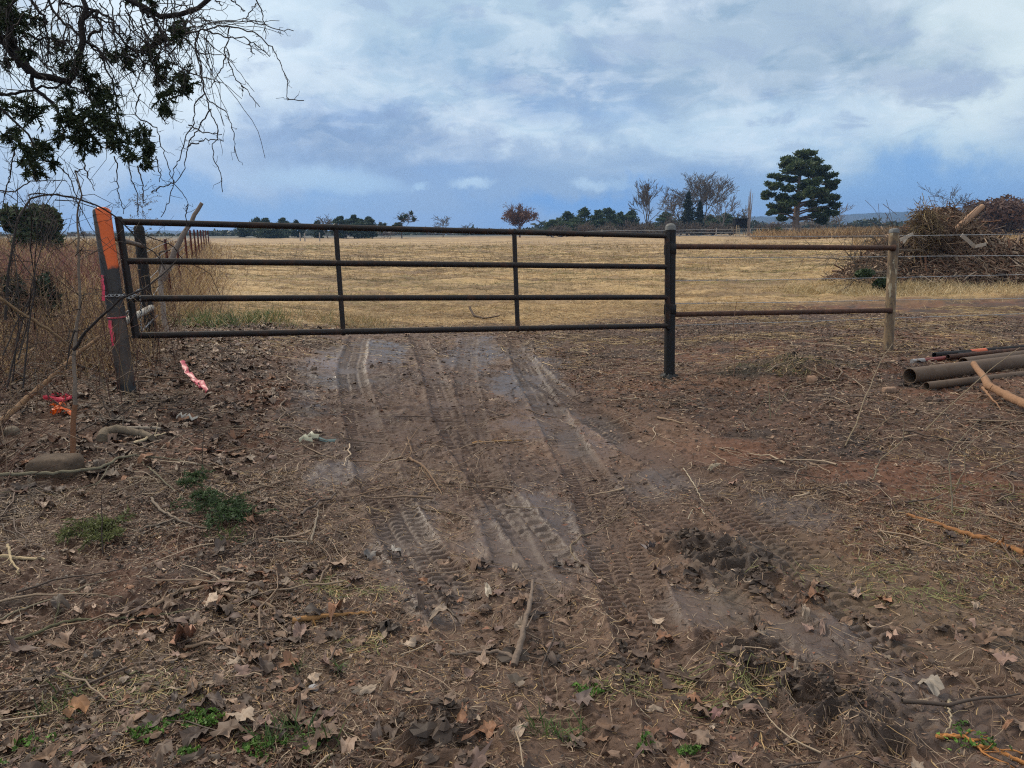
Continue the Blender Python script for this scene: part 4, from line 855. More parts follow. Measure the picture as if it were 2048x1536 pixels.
stem("straight slim twig stuck upright left of the wheel tracks", [(205, 1110), (204, 1060), (203, 990)], .0035, .002, (.07, .05, .04))
stem("tiny upright stalk beside the reddish bark flake", [(404, 935), (405, 900), (408, 858)], .003, .002, (.08, .06, .045))
# boulder and stones
def rock(label, px, py, w, d, h, C, seed, name="stone", flat=.7, sink=.25):
    q = gp(px, py); rs = R_(seed); mb = MB(); n, m_ = 26, 15; V = []
    u = np.linspace(0, 2 * np.pi, n, endpoint=False); v = np.linspace(-.5 * np.pi, .5 * np.pi, m_)
    uu, vv = np.meshgrid(u, v); X = np.cos(vv) * np.cos(uu); Y = np.cos(vv) * np.sin(uu); Z = np.sin(vv)
    e = lambda s: np.sign(s) * np.abs(s) ** flat; X, Y, Z = e(X), e(Y), e(Z)
    k_ = 1 + .10 * np.abs(2 * fbm(X * 3 + 2, Y * 3 + Z * 3, 3, 2) - 1) + .42 * (fbm(X * 1.6 + Z * 1.1 + seed, Y * 1.6 - Z * .7 + 5, 4, seed) - .5) + .12 * (fbm(X * 6 + Z * 5, Y * 6 + seed, 3, seed) - .5)
    V = np.stack([X * k_ * w / 2 + q[0], Y * k_ * d / 2 + q[1], Z * k_ * h / 2 + q[2] + h * (.5 - sink)], -1).reshape(-1, 3)
    i, j = np.meshgrid(np.arange(m_ - 1), np.arange(n), indexing='ij'); a = i * n + j; b_ = i * n + (j + 1) % n
    C_ = np.array(C) * (.8 + .4 * fbm(X * 3 + seed, Y * 3 + Z * 3, 3, 3)).reshape(-1, 1)
    mb.add(V, None, np.stack([a, b_, b_ + n, a + n], -1).reshape(-1, 4), C_)
    return mb.build(name, M_STONE, None, q, label=label, category="stone")
rock("squat brown boulder half buried behind the long grey branch", 112, 946, .28, .20, .17, (.10, .068, .045), 3, "boulder", .45, .36)
rock("brick coloured angular stone in front of the grassy clod", 1622, 765, .085, .08, .09, (.36, .21, .13), 5, flat=.5)
rock("small tan stone between the grassy clod and the big pipe", 1778, 785, .11, .08, .07, (.24, .15, .10), 9, flat=.5)
rock("small grey stone partly hidden in leaves left of the orange scraps", 24, 868, .10, .09, .07, (.17, .13, .09), 12)
rock("flat grey pebble in the leaf pile near the bottom left", 628, 1378, .035, .03, .02, (.30, .29, .29), 15)
# white scraps
mb = MB(); rs = R_(21)
for c, w in (((364, 842), .04), ((382, 846), .06)):
    q = gp(*c); strip(mb, [q + [-w, 0, .03], q + [-w * .3, .02, .06], q + [w * .3, -.02, .035], q + [w, 0, .05]], .03, (.40, .37, .32), (.2, .6, .7), rs)
mb.build("paper_scrap", M_CLOTH, None, gp(370, 842), label="torn whitish scrap of paper in the leaves right of the grey board", category="litter")
mb = MB()
for c, w in (((612, 884), .05), ((625, 878), .05)):
    q = gp(*c); strip(mb, [q + [-w, 0, .01], q + [-w * .3, .02, .04], q + [w * .3, -.02, .03], q + [w, 0, .02]], .04, (.42, .40, .28), (.2, .6, .7), rs)
q = gp(645, 885); strip(mb, [q + [-.08, 0, .02], q + [-.03, .01, .03], q + [.03, -.01, .015], q + [.1, 0, .015]], .03, (.12, .18, .17), (.2, .6, .4), rs)
mb.build("plastic_scrap", M_CLOTH, None, gp(625, 884), label="crumpled pale and teal plastic scrap left of the wheel tracks", category="litter")
# prominent single leaves
LV = [((368, 1290), .17, (.42, .21, .13), "big orange brown leaf standing out on bare soil at lower left"), ((150, 1432), .13, (.38, .19, .09), "large rust coloured leaf near the bottom left corner"), ((1432, 1262 + 175), .10, (.27, .14, .12), "dull purple brown leaf near the bottom right of centre"),
      ((1790, 1288), .10, (.36, .23, .17), "single pinkish tan leaf on the smooth mud at right"), ((600, 1112 + 7), .01, PALE, None), ((505, 1042), .14, (.34, .18, .11), "orange lobed leaf beside the green cedar sprig"),
      ((975, 1187), .10, (.36, .30, .23), "pale bent leaf on the muddy ridge right of the tread marks"), ((1300, 1104), .13, (.25, .21, .20), "grey purple leaf pressed between the right wheel tracks"), ((1465, 972), .11, (.25, .14, .10), "upturned brown leaf on the right track near the litter edge"),
      ((790, 1112), .10, (.36, .32, .28), "pale grey leaf lying on the left tread marks"), ((740, 1118), .09, (.33, .29, .26), "whitish curled leaf left of the tread marks"), ((285, 868 + 0), .01, PALE, None), ((1425, 942), .09, (.48, .38, .26), "small cream leaf at the head of the right track"),
      ((1165, 955 + 455), .12, (.20, .14, .12), "dark folded leaf near the bottom centre tuft"), ((1855, 1380), .15, (.24, .20, .16), "large grey brown oak leaf on the mud at lower right"), ((430, 1345 + 75), .11, (.14, .10, .08), "dark cupped leaf above the bottom left weeds")]
for i, (c, s, C, lb) in enumerate(LV):
    if not lb: continue
    q = gp(*c); mb = MB(); rs = R_(100 + i)
    leaves(mb, np.array([q[0]]), np.array([q[1]]), np.array([s * .78]), rs, [C], ((0, 1, 1)[i % 3],), .6, .25, .01)
    mb.build("fallen_leaf", M_LITTER, None, q, label=lb, category="leaf", group="large single leaves on the mud")
# clods
mb = MB(); rs = R_(31)
def clod(mb, q, r, C, rs):
    n, m_ = 8, 5; uu, vv = np.meshgrid(np.linspace(0, 2 * np.pi, n, endpoint=False), np.linspace(-1.4, 1.4, m_)); k_ = rs.uniform(.35, 1.45, (m_, n))
    V = np.stack([np.cos(vv) * np.cos(uu) * k_ * r * rs.uniform(.8, 1.6) + q[0], np.cos(vv) * np.sin(uu) * k_ * r + q[1], np.sin(vv) * k_ * r * .7 + q[2]], -1).reshape(-1, 3)
    i, j = np.meshgrid(np.arange(m_ - 1), np.arange(n), indexing='ij'); a = i * n + j; b_ = i * n + (j + 1) % n
    mb.add(V, None, np.stack([a, b_, b_ + n, a + n], -1).reshape(-1, 4), np.array(C) * rs.uniform(.6, 1.4))
for (px, py), sx, sy, n in (((1450, 1100), 80, 45, 90), ((1530, 1150), 35, 25, 70), ((1380, 1080), 30, 20, 60), ((1620, 1400), 200, 60, 200), ((1490, 1320), 60, 30, 60), ((880, 1480), 70, 40, 130), ((530, 778), 40, 14, 50), ((254, 786), 22, 5, 60), ((1776, 702), 18, 4, 50), ((1340, 760), 26, 5, 50), ((1830, 772), 20, 4, 30), ((1960, 776), 90, 4, 90), ((1070, 1300), 50, 20, 50), ((1590, 740), 110, 16, 190), ((750, 1250), 60, 30, 70), ((1260, 1330), 110, 40, 120), ((420, 830), 60, 16, 60)):
    q0 = gpx(px, py); ex = gpx(px + sx * .5, py)[:2] - q0[:2]; ey = gpx(px, py - sy * .5)[:2] - q0[:2]; uv_ = rs.normal(0, 1, (n, 2))
    xy = q0[:2] + uv_[:, :1] * ex + uv_[:, 1:] * ey; zz = Hf(xy[:, 0], xy[:, 1])
    for i in range(n): clod(mb, (xy[i, 0], xy[i, 1], zz[i]), rs.gamma(1.6, .0055), (.066, .043, .029), rs)
x, y = keep(*polar_pts(9000, 1.8, 13, -45, 45, rs), rs, lambda x, y, m, d, f: (1 - f) * np.clip(.8 - d * .5, .1, 1) * clump(x, y, 66)); z = Hf(x, y)
for i in range(len(x)): clod(mb, (x[i], y[i], z[i]), rs.gamma(2, .005), (.085, .055, .038), rs)
mb.build("mud_clods", M_LITTER, None, (0, 0, 0), smooth=False, kind="stuff", label="dark wet clods of churned mud")

# ================================================================== PIPES ON THE GROUND
def gpipe(label, a, b_, r, C_mat, ha=0, hb=0, hollow=True, band=None):
    A = gp(*a); B = P(b_[0], b_[1], b_[2]); A = A + [0, 0, r + ha]; 
    B[2] = gz_(B) + r + hb
    ax = B - A; ln = np.linalg.norm(ax); ax /= ln; mb = MB()
    if hollow:
        mb.lathe(A, ax, [(ln, r), (ln * .5, r), (.02, r), (.004, r), (0, r * .98), (0, r * .88), (.004, r * .86), (.3, r * .86), (.8, r * .86), (.8, .001)], 28, C0)
    else: mb.tube(np.array([A, B]), r, 12, C0)
    o = mb.build("steel_pipe", C_mat, None, A, label=label, category="pipe", group="pipes stacked beside the tan post")
    if band:
        for t0, t1, m2 in band: MB().tube(np.array([A + ax * t0, A + ax * t1]), r * 1.04, 16, C0).build("paint_band", m2, o)
    return o
def flatmat(n_, c): return pipemat(n_, c, tuple(v * .7 for v in c), (.08, .04, .03), .4, .5)
M_RED = flatmat("dull_red_paint", (.20, .035, .025)); M_ORP = flatmat("orange_paint", (.65, .13, .04)); M_SIL = flatmat("bare_steel", (.30, .28, .27))
gpipe("biggest brown pipe with its open end facing the track", (1818, 768), (2260, 724, 8.7), .078, M_OLDPIPE)
gpipe("thinner brown pipe lying in front of the biggest pipe", (1852, 780), (2260, 752, 8.0), .038, M_OLDPIPE)
gpipe("grey brown pipe directly behind the biggest pipe", (1925, 742), (2280, 712, 9.2), .060, M_OLDPIPE, .02)
gpipe("thin red bar with a bare silver tip lying behind the big pipe", (1824, 728), (2200, 730, 9.3), .026, M_RED, 0, 0, False, [(-.002, .17, M_SIL)])
gpipe("short black pipe with an open end and an orange band", (1868, 716), (2180, 728, 9.4), .032, M_PBLK, .0, 0, True, [(.55, .80, M_ORP)])
gpipe("thin black pipe lying farthest back of the stack", (1915, 712), (2200, 722, 9.9), .020, M_PBLK)
gpipe("slim rusty rod lying just above the red bar", (1895, 722), (2200, 722, 9.2), .026, M_RAIL, .02)

# ================================================================== TREES
def rotv(v, ax, a):
    ax = ax / (np.linalg.norm(ax) + 1e-12); return v * math.cos(a) + np.cross(ax, v) * math.sin(a) + ax * np.dot(ax, v) * (1 - math.cos(a))
def branch_tree(rs, base, d, ln, r, levels, spread=.6, nchild=(3, 5), up=.12, wob=.12, ratio=.68, out=None, lev=0, droop=0, first=.35, tips=None):
    """recursive limbs; every polyline has six points"""
    out = out if out is not None else []
    pts = [base]; dd = d / np.linalg.norm(d); st = ln / 5
    for i in range(5):
        dd = dd + rs.normal(0, wob, 3) + np.array([0, 0, up - droop * (lev > 1)]) * .5; dd /= np.linalg.norm(dd); pts.append(pts[-1] + dd * st)
    pts = np.array(pts); rad = np.linspace(r, r * (.55 if lev < levels else .3), 6); out.append((lev, pts, rad))
    if lev >= levels:
        if tips is not None: tips.append(pts[-1])
        return out
    n = rs.randint(nchild[0], nchild[1] + 1)
    for i in range(n):
        t = 1.0 if i == 0 else rs.uniform(first, 1.0); k_ = min(int(t * 5), 4); p = pts[k_] + (pts[k_ + 1] - pts[k_]) * (t * 5 - k_)
        base_d = pts[k_ + 1] - pts[k_]; base_d /= np.linalg.norm(base_d)
        ax = np.cross(base_d, rs.normal(0, 1, 3)); a = rs.normal(spread * (.45 if i == 0 else 1.0), .15)
        nd = rotv(base_d, ax, a)
        branch_tree(rs, p, nd, ln * ratio * rs.uniform(.75, 1.15), rad[k_] * (.78 if i == 0 else .58), levels, spread, nchild, up, wob, ratio, out, lev + 1, droop, .3, tips)
    return out
def tree_mesh(segs, lo, hi, C, k=(8, 6, 5, 4, 3, 3, 3), minr=0.0):
    mb = MB()
    for lv in range(lo, hi + 1):
        S = [(p, r) for l_, p, r in segs if l_ == lv]
        if S: mb.tubes(np.array([p for p, _ in S]), np.maximum(np.array([r for _, r in S]), minr), k[lv], C)
    return mb
def at(px, py, d): p = P(px, py, d); z = float(Hf(p[None, 0], p[None, 1])[0]); return np.array([p[0], p[1], z])
def bare_tree(px, top, d, label, seed, C=(.13, .105, .085), levels=5, spread=.5, lean=0, trunk=.28, nchild=(3, 4), ratio=.70, up=.10, rscale=1.0, extra=None, stems=1, name="bare_tree", cat="tree", minr=None, z0=0, w=None):
    b0 = at(px, 460, d); b0[2] += z0; hgt = P(px, top, d)[2] - b0[2]; rs = R_(seed); t = thing(name, b0, label, cat); segs = []
    for s_ in range(stems):
        dirv = np.array([lean + (rs.normal(0, .22) if stems > 1 else 0), rs.normal(0, .1), 1.0])
        branch_tree(rs, b0 - [0, 0, .1], dirv, hgt * trunk, hgt * .028 * rscale * (1 if stems == 1 else .7), levels, spread, nchild, up, .10, ratio, segs)
    allz = np.concatenate([p for _, p, _ in segs]); k_ = hgt / (np.percentile(allz[:, 2], 99.8) - b0[2]); tx = np.concatenate([p for _, p, _ in segs]); sx = 1.0 if w is None else (w * d / F / 2) / np.percentile(np.abs(tx[:, 0] - np.median(tx[:, 0])), 94)
    sx = min(sx, 4.0); med = np.median(tx[:, 0]) - b0[0]
    if w is not None: segs = [(l_, p - np.stack([med * np.clip((p[:, 2] - b0[2]) / (.6 * hgt / k_), 0, 1), 0 * p[:, 0], 0 * p[:, 0]], 1), r) for l_, p, r in segs]; segs = [(l_, (p - b0) * [sx, sx, k_] + b0, r) for l_, p, r in segs]
    mr = d / F * .36 if minr is None else minr
    tree_mesh(segs, 0, 1, C).build("trunk", M_BARKFAR, t); tree_mesh(segs, 2, levels, C, minr=mr).build("crown", M_BARKFAR, t)
    return t, segs
def tufts(mb, cen, rad, n, size, C0_, C1_, rs, flat=.6, elong=2.2, shell=.35):
    """foliage clump: many small slivers inside an ellipsoid"""
    v = rs.normal(0, 1, (n, 3)); v /= np.linalg.norm(v, axis=1, keepdims=True); rr_ = rs.uniform(shell ** 3, 1, n) ** (1 / 3.)
    rad = np.broadcast_to(np.asarray(rad, float), (3,))
    k_ = 1 + .28 * np.sin(v[:, 0] * 5 + rs.uniform(0, 6)) * np.cos(v[:, 1] * 4 + v[:, 2] * 5 + rs.uniform(0, 6))
    c = np.asarray(cen) + v * rad * (rr_ * k_)[:, None]
    a = rs.normal(0, 1, (n, 3)); a /= np.linalg.norm(a, axis=1, keepdims=True); a[:, 2] *= .7; a[:, 2] += .25
    b_ = np.cross(a, rs.normal(0, 1, (n, 3))); b_ /= np.linalg.norm(b_, axis=1, keepdims=True) + 1e-9
    s = size * rs.uniform(.6, 1.3, (n, 1)); V = np.stack([c - b_ * s / elong - a * s * .2, c + b_ * s / elong - a * s * .2, c + a * s + b_ * s * .15, c + a * s - b_ * s * .15], 1)
    q = rs.uniform(0, 1, (n, 1)); C = np.asarray(C0_) * (1 - q) + np.asarray(C1_) * q
    mb.add(V.reshape(-1, 3), None, np.arange(n * 4).reshape(-1, 4), np.repeat(C, 4, 0)); return mb
PN0, PN1 = (.026, .048, .016), (.095, .128, .040)

# --- the big lone pine at the field edge
D = 96.0; bp = at(1592, 465, D); T = thing("pine_tree", bp, "tall lone pine with a broad layered crown at the far edge of the field", "tree"); rs = R_(41); px2m = D / F
trk = [bp - [0, 0, .3], P(1592, 440, D), P(1594, 415, D), P(1597, 385, D), P(1600, 350, D), P(1603, 322, D), P(1605, 306, D)]
TK = spl(trk, 16); MB().tube(TK, np.linspace(.52, .07, 16) * np.array([1.25] + [1] * 15), 12, (.20, .15, .12)).build("trunk", M_BARKFAR, T)
def tk_at(py):
    z = P(1597, py, D)[2]; return np.array([np.interp(z, TK[:, 2], TK[:, i]) for i in range(3)])
pads = [(1605, 308, 30, 9), (1585, 322, 24, 9), (1628, 322, 26, 9), (1607, 330, 34, 9), (1575, 340, 24, 8), (1640, 338, 28, 9), (1612, 346, 26, 8), (1560, 356, 24, 8), (1590, 360, 22, 7), (1652, 352, 26, 8), (1632, 364, 22, 8), (1662, 366, 17, 8),
        (1548, 372, 22, 8), (1576, 378, 22, 7), (1610, 374, 18, 6), (1655, 380, 22, 7), (1538, 390, 17, 7), (1564, 396, 22, 7), (1600, 395, 16, 6), (1632, 392, 20, 6), (1664, 396, 17, 7), (1648, 402, 26, 7), (1620, 410, 20, 6),
        (1668, 412, 14, 6), (1585, 408, 16, 5), (1557, 414, 22, 7), (1572, 424, 18, 6), (1640, 420, 24, 7), (1665, 426, 16, 6), (1548, 426, 12, 5), (1630, 432, 18, 5), (1650, 436, 15, 6), (1562, 437, 12, 4), (1640, 444, 10, 4)]
cr = MB(); lb_ = MB()
for px, py, rx, ry in pads:
    side_ = np.sign(px - 1598); dd = rs.normal(0, 2.2) * (1 - abs(px - 1598) / 110); c = P(px, py, D + dd); a = tk_at(min(py + 6 + abs(px - 1598) * .10, 440)); 
    lb_.tube(spl([a, (a + c) / 2 + [0, 0, .25], c - [0, 0, .1]], 7), np.linspace(.13, .045, 7), 5, (.15, .115, .095), False)
    R3 = np.array([rx * px2m * .85, rx * px2m * .9, ry * px2m * 1.1])
    for k_ in range(7):
        cc = c + rs.normal(0, .38, 3) * R3 * [1, 1, .7]; lb_.tube(np.array([c - [0, 0, .1], (c + cc) / 2, cc]), [.05, .035, .02], 4, (.13, .10, .08), False)
        tufts(cr, cc, R3 * [.40, .40, .52], 125, .34, PN0, PN1, rs, elong=4.2, shell=.2)
for k_ in range(6):                    # behind and in front, so that it is round
    an = rs.uniform(0, 6.28); py = rs.uniform(315, 425); w_ = np.interp(py, [305, 340, 400, 440], [1.2, 3.4, 4.4, 3]) ; a = tk_at(py); c = a + np.array([math.cos(an) * w_ * .55, math.sin(an) * w_, .2])
    lb_.tube(spl([a, (a + c) / 2 + [0, 0, .2], c], 6), np.linspace(.11, .04, 6), 5, (.15, .115, .095), False)
    for q in range(4): tufts(cr, c + rs.normal(0, .5, 3) * [1, 1, .4], (.75, .75, .40), 130, .34, PN0, PN1, rs, elong=4.2)
for k_ in range(14):                    # dead stubs low on the trunk
    a = tk_at(rs.uniform(395, 446)); an = rs.uniform(0, 6.28); l_ = rs.uniform(.6, 2.2); lb_.tube(spl([a, a + [math.cos(an) * l_ * .6, math.sin(an) * l_ * .6, .25], a + [math.cos(an) * l_, math.sin(an) * l_, .1]], 6), np.linspace(.05, .02, 6), 4, (.16, .13, .11), False)
lb_.build("limbs", M_BARKFAR, T); cr.build("crown", M_LEAF, T)
print("pine", len(cr.V))

# --- generic distant pine: rounded pads on a trunk
def far_pine(px, top, w, d, label, seed, C0_=PN0, C1_=PN1, z0=0, name="pine_tree", group=None, conical=False, bottom=468, npad=None):
    b0 = at(px, bottom, d); tp = P(px, top, d); h = tp[2] - b0[2]; rs = R_(seed); t = thing(name, b0, label, "tree", group); m = d / F; W_ = w * m / 2 * 1.35
    MB().tube(spl([b0 - [0, 0, .2], b0 + [rs.normal(0, .2), 0, h * .5], tp - [0, 0, .3]], 8), np.linspace(.022 * h + .05, .05, 8), 7, (.16, .12, .095)).build("trunk", M_BARKFAR, t)
    mb = MB(); n = npad or 22
    for i in range(n):
        q = (i + .5) / n; z = h * (lerp(.10, .96, q) if not conical else lerp(.06, .95, q)); prof = (math.sin(min(1, (1.08 - q) * 1.25) * math.pi / 2) * (.55 + .45 * math.sin(q * 2.6))) if not conical else (1.05 - q)
        an = i * 2.4 + rs.uniform(-.4, .4); rr_ = W_ * prof * rs.uniform(.25, .72)
        c = b0 + [math.cos(an) * rr_, math.sin(an) * rr_, z]; s = W_ * prof
        for _ in range(2): tufts(mb, c + rs.normal(0, .2, 3) * s, (s * .42 + .2, s * .42 + .2, max(.35, h * .075)), 110, max(.26, m * 1.9), C0_, C1_, rs, elong=2.6)
    mb.build("crown", M_LEAF, t); return t
def shrub(px, py_top, w, py_bot, d, label, seed, C0_, C1_, n=900, twig=True, name="shrub", size=None, cat="shrub", group=None, C=(.13, .10, .08)):
    b0 = at(px, py_bot, d); h = max(P(px, py_top, d)[2] - b0[2], .5); m = d / F; W_ = w * m / 2; rs = R_(seed); t = thing(name, b0, label, cat, group)
    mb = MB(); ns = 26
    an = rs.uniform(0, 6.28, ns); rr_ = rs.uniform(.1, .95, ns); tipx = np.cos(an) * rr_ * W_; tipy = np.sin(an) * rr_ * W_; tz = h * (1 - .45 * rr_ ** 2) * rs.uniform(.75, 1.02, ns)
    q = np.linspace(0, 1, 6)[None]; X = b0[0] + tipx[:, None] * q ** .8; Y = b0[1] + tipy[:, None] * q ** .8; Z = b0[2] - .05 + tz[:, None] * q
    pts = np.stack([X, Y, Z], -1) + rs.normal(0, .03 * W_, (ns, 6, 3)) * (q > 0)[..., None]
    mb.tubes(pts, np.linspace(.03, .012, 6)[None] * max(1, m * 12), 4, C)
    if twig:
        k_ = rs.randint(0, ns, 260); j = rs.randint(2, 6, 260); p0 = pts[k_, j]; dv = rs.normal(0, min(.16 * W_ + .1, .42), (260, 3)); dv[:, 2] = np.abs(dv[:, 2]) + min(.1 * h, .25)
        mb.tubes(np.stack([p0, p0 + dv * .5 + rs.normal(0, .03, (260, 3)), p0 + dv * .9], 1), m * .35, 3, C)
    mb.build("branches", M_BARKFAR, t); fo = MB()
    for i in range(12):
        a = rs.uniform(0, 6.28); r = math.sqrt(rs.uniform(0, .75)); c = b0 + [math.cos(a) * r * W_, math.sin(a) * r * W_, h * rs.uniform(.28, .80) * (1 - .35 * r * r)]
        tufts(fo, c, (W_ * .34, W_ * .34, h * .22), n // 12, size or m * 1.6, C0_, C1_, rs)
    fo.build("foliage", M_LEAF, t); return t

# --- bare trees right of centre
BT = (.135, .118, .105)
bare_tree(1290, 362, 135, "wide forked bare tree, leftmost of the bare group at the far edge", 51, BT, 5, .52, 0, .22, (3, 4), .72, rscale=.8, stems=2, w=98)
bare_tree(1362, 345, 150, "tall slender bare tree beside the dark cedar at the far edge", 52, BT, 5, .42, .05, .26, (3, 4), .70, rscale=.75, w=88)
bare_tree(1402, 352, 150, "widest tall bare tree just right of the dark cedar", 59, BT, 5, .46, 0, .24, (3, 4), .71, rscale=.8, stems=2, w=96)
bare_tree(1442, 378, 152, "small pale bare tree, rightmost of the tall bare group", 60, (.22, .19, .17), 4, .45, .05, .26, (3, 4), .7, rscale=.7, w=54)
bare_tree(1478, 412, 170, "short fuzzy bare tree just left of the broken snag", 55, BT, 4, .6, 0, .22, (3, 4), .72, w=46)
bare_tree(1640, 412, 150, "thin bare tree partly hidden behind the big lone pine", 56, (.16, .14, .12), 4, .55, .1, .25, (3, 4), .72, w=70)
bare_tree(1680, 405, 160, "wispy bare tree right of the big lone pine", 57, (.18, .15, .13), 4, .5, .1, .25, (3, 3), .72, w=44)
bare_tree(1896, 368, 60, "broad spreading bare tree rising behind the brush pile", 77, (.10, .088, .08), 5, .60, -.03, .20, (3, 3), .74, up=.14, rscale=1.1, minr=.014, w=118)
bare_tree(655, 429, 150, "faint bare tree between two pine clumps behind the gate", 61, BT, 4, .6, .05, .22, (3, 4), .72, w=42)
t_, sg = bare_tree(803, 423, 145, "dark bare tree with clumps of mistletoe behind the gate", 62, (.10, .08, .07), 5, .68, 0, .18, (3, 4), .73, up=.02, w=76)
mb = MB(); rs = R_(63); tips = [p[-1] for l_, p, r in sg if l_ in (3, 4)]
for i in rs.choice(len(tips), 22, False): tufts(mb, tips[i], .38, 90, .26, (.02, .035, .015), (.05, .07, .025), rs)
mb.build("mistletoe", M_LEAF, t_)
bare_tree(886, 431, 160, "low rounded bare tree behind the gate, right of the mistletoe tree", 64, BT, 4, .7, 0, .18, (3, 4), .74, up=.02, w=62)
bare_tree(932, 445, 175, "tiny bare tree between the rounded bare tree and the autumn tree", 65, BT, 3, .6, 0, .2, (4, 4), .74, w=28)
t_, sg = bare_tree(1040, 409, 140, "round autumn tree with russet leaves behind the gate", 68, (.15, .09, .07), 5, .55, 0, .13, (3, 4), .75, up=.12, stems=2, w=88)
mb = MB(); rs = R_(67); tips = np.array([p[-1] for l_, p, r in sg if l_ in (4, 5)]); b0 = np.array(t_.location)
low_ = tips[(tips[:, 2] - b0[2]) < (tips[:, 2].max() - b0[2]) * .68]
for p in tips[rs.choice(len(tips), min(900, len(tips)), False)]: tufts(mb, p, .18, 2, .14, (.17, .085, .055), (.27, .15, .10), rs)
for p in low_[rs.choice(len(low_), min(260, len(low_)), False)]: tufts(mb, p, .5, 14, .20, (.12, .06, .04), (.20, .105, .065), rs)
mb.build("leaves", M_LEAF, t_)
# conifers near the bare trees
far_pine(1374, 385, 36, 140, "dark pointed cedar standing among the tall bare trees", 71, (.014, .022, .014), (.035, .050, .028), conical=True, name="cedar_tree", npad=24)
far_pine(1398, 402, 24, 142, "smaller dark cedar at the foot of the bare trees", 72, (.014, .022, .014), (.035, .050, .028), conical=True, name="cedar_tree", npad=16)
gl = [(1104, 441, 30, 150, "small dark pine at the left end of the pine grove"), (1135, 424, 42, 150, "rounded pine, second from the left in the pine grove"), (1168, 417, 42, 152, "tallest rounded pine left of the middle of the grove"), (1196, 421, 34, 150, "pine in the middle of the grove behind the gate"), (1216, 417, 32, 155, "pine with a raised tip right of the grove's middle"), (1240, 424, 34, 158, "pine near the right end of the grove behind the gate"), (1262, 420, 30, 160, "last dark pine of the grove beside the forked bare tree"), (1330, 424, 40, 170, "dull dark pine behind the forked bare tree"), (1150, 436, 36, 146, "low pine in front of the grove"), (1450, 428, 40, 168, "dim pine behind the small pale bare tree"), (1420, 432, 36, 165, "dim pine between the cedar and the pale bare tree")]
for i, (px, tp, w, d, lb) in enumerate(gl): far_pine(px, tp, w, d, lb, 80 + i, (.028, .050, .020), (.085, .120, .045), group="pines along the far edge of the field")
gl = [(488, 447, 26, 170, "small pine tip at the left end of the left pine line"), (516, 437, 34, 165, "rounded pine with a double top left of the first gate stile"), (534, 437, 26, 168, "pine close beside the double topped pine"), (567, 436, 26, 165, "pine with a thin raised crown in the left pine line"), (594, 442, 24, 168, "low pine at the right end of the left pine line"), (637, 443, 26, 160, "short pine just left of the faint bare tree"), (682, 433, 34, 150, "round dark pine just right of the first gate stile"), (709, 431, 26, 152, "spiky topped pine right of the first gate stile"), (738, 435, 36, 150, "rightmost pine of the clump by the first gate stile"), (722, 440, 34, 149, "low dark pine in the middle of the clump by the first stile"), (545, 450, 60, 160, "broad low pine under the left pine line")]
for i, (px, tp, w, d, lb) in enumerate(gl): far_pine(px, tp, w, d, lb, 110 + i, (.024, .042, .020), (.065, .092, .040), group="pines along the far edge of the field")
# broken snag and hunting blind
sb = at(1497, 466, 115); rs = R_(91); mb = MB(); m = 115 / F
for dx, tp, r in ((0, 378, 3.6), (-3.5, 392, 1.8), (3, 386, 1.9), (-1.5, 383, 1.6)):
    mb.tube(spl([sb + [dx * m * .5, 0, -.2], (sb + P(1499 + dx, (466 + tp) / 2, 115)) / 2 + [0, 0, 0.], P(1500 + dx, (466 + tp) / 2 - 10, 115), P(1502 + dx * 1.3, tp, 115)], 12, .02, rs), np.linspace(r, .35, 12) * m, 8, (.24, .19, .165))
mb.build("snag", M_BARKFAR, None, sb, label="tall splintered dead trunk standing beside the dark hunting blind", category="dead tree")
hb = at(1479, 466, 114); T = thing("hunting_blind", hb, "small black hunting blind on a wooden ladder stand at the far edge", "hunting blind"); m = 114 / F
c = P(1480, 445, 114); MB().box(c, (24 * m, 20 * m, 13 * m), (.010, .010, .012)).box(c + [3 * m, 0, -8 * m], (20 * m, 20 * m, 4 * m), (.012, .012, .014), [[.97, 0, .2], [0, 1, 0], [-.2, 0, .97]]).build("cabin", M_BARKFAR, T, smooth=False)
MB().box(c + [0, 0, 7.2 * m], (27 * m, 24 * m, 1.6 * m), (.02, .02, .022)).build("roof", M_BARKFAR, T, smooth=False)
for dx, dy in ((-10, -8), (10, -8), (-10, 8), (10, 8)): MB().tube(np.array([[c[0] + dx * m, c[1] + dy * m, hb[2] - .1], [c[0] + dx * m * .9, c[1] + dy * m * .9, c[2] - 6 * m]]), .05, 6, (.20, .15, .10)).build("leg", M_BARKFAR, T)
mb = MB(); xl = c[0] - 8 * m
for dx in (-2.4, 2.4): mb.tube(np.array([[xl + dx * m, c[1] - 1.6, hb[2]], [xl + dx * m, c[1] - .9, c[2] - 5 * m]]), .045, 5, (.34, .27, .18))
for q in np.linspace(.1, .9, 5): z_ = lerp(hb[2], c[2] - 5 * m, q); y_ = lerp(c[1] - 1.6, c[1] - .9, q); mb.tube(np.array([[xl - 2.4 * m, y_, z_], [xl + 2.4 * m, y_, z_]]), .04, 5, (.34, .27, .18))
mb.build("ladder", M_BARKFAR, T)
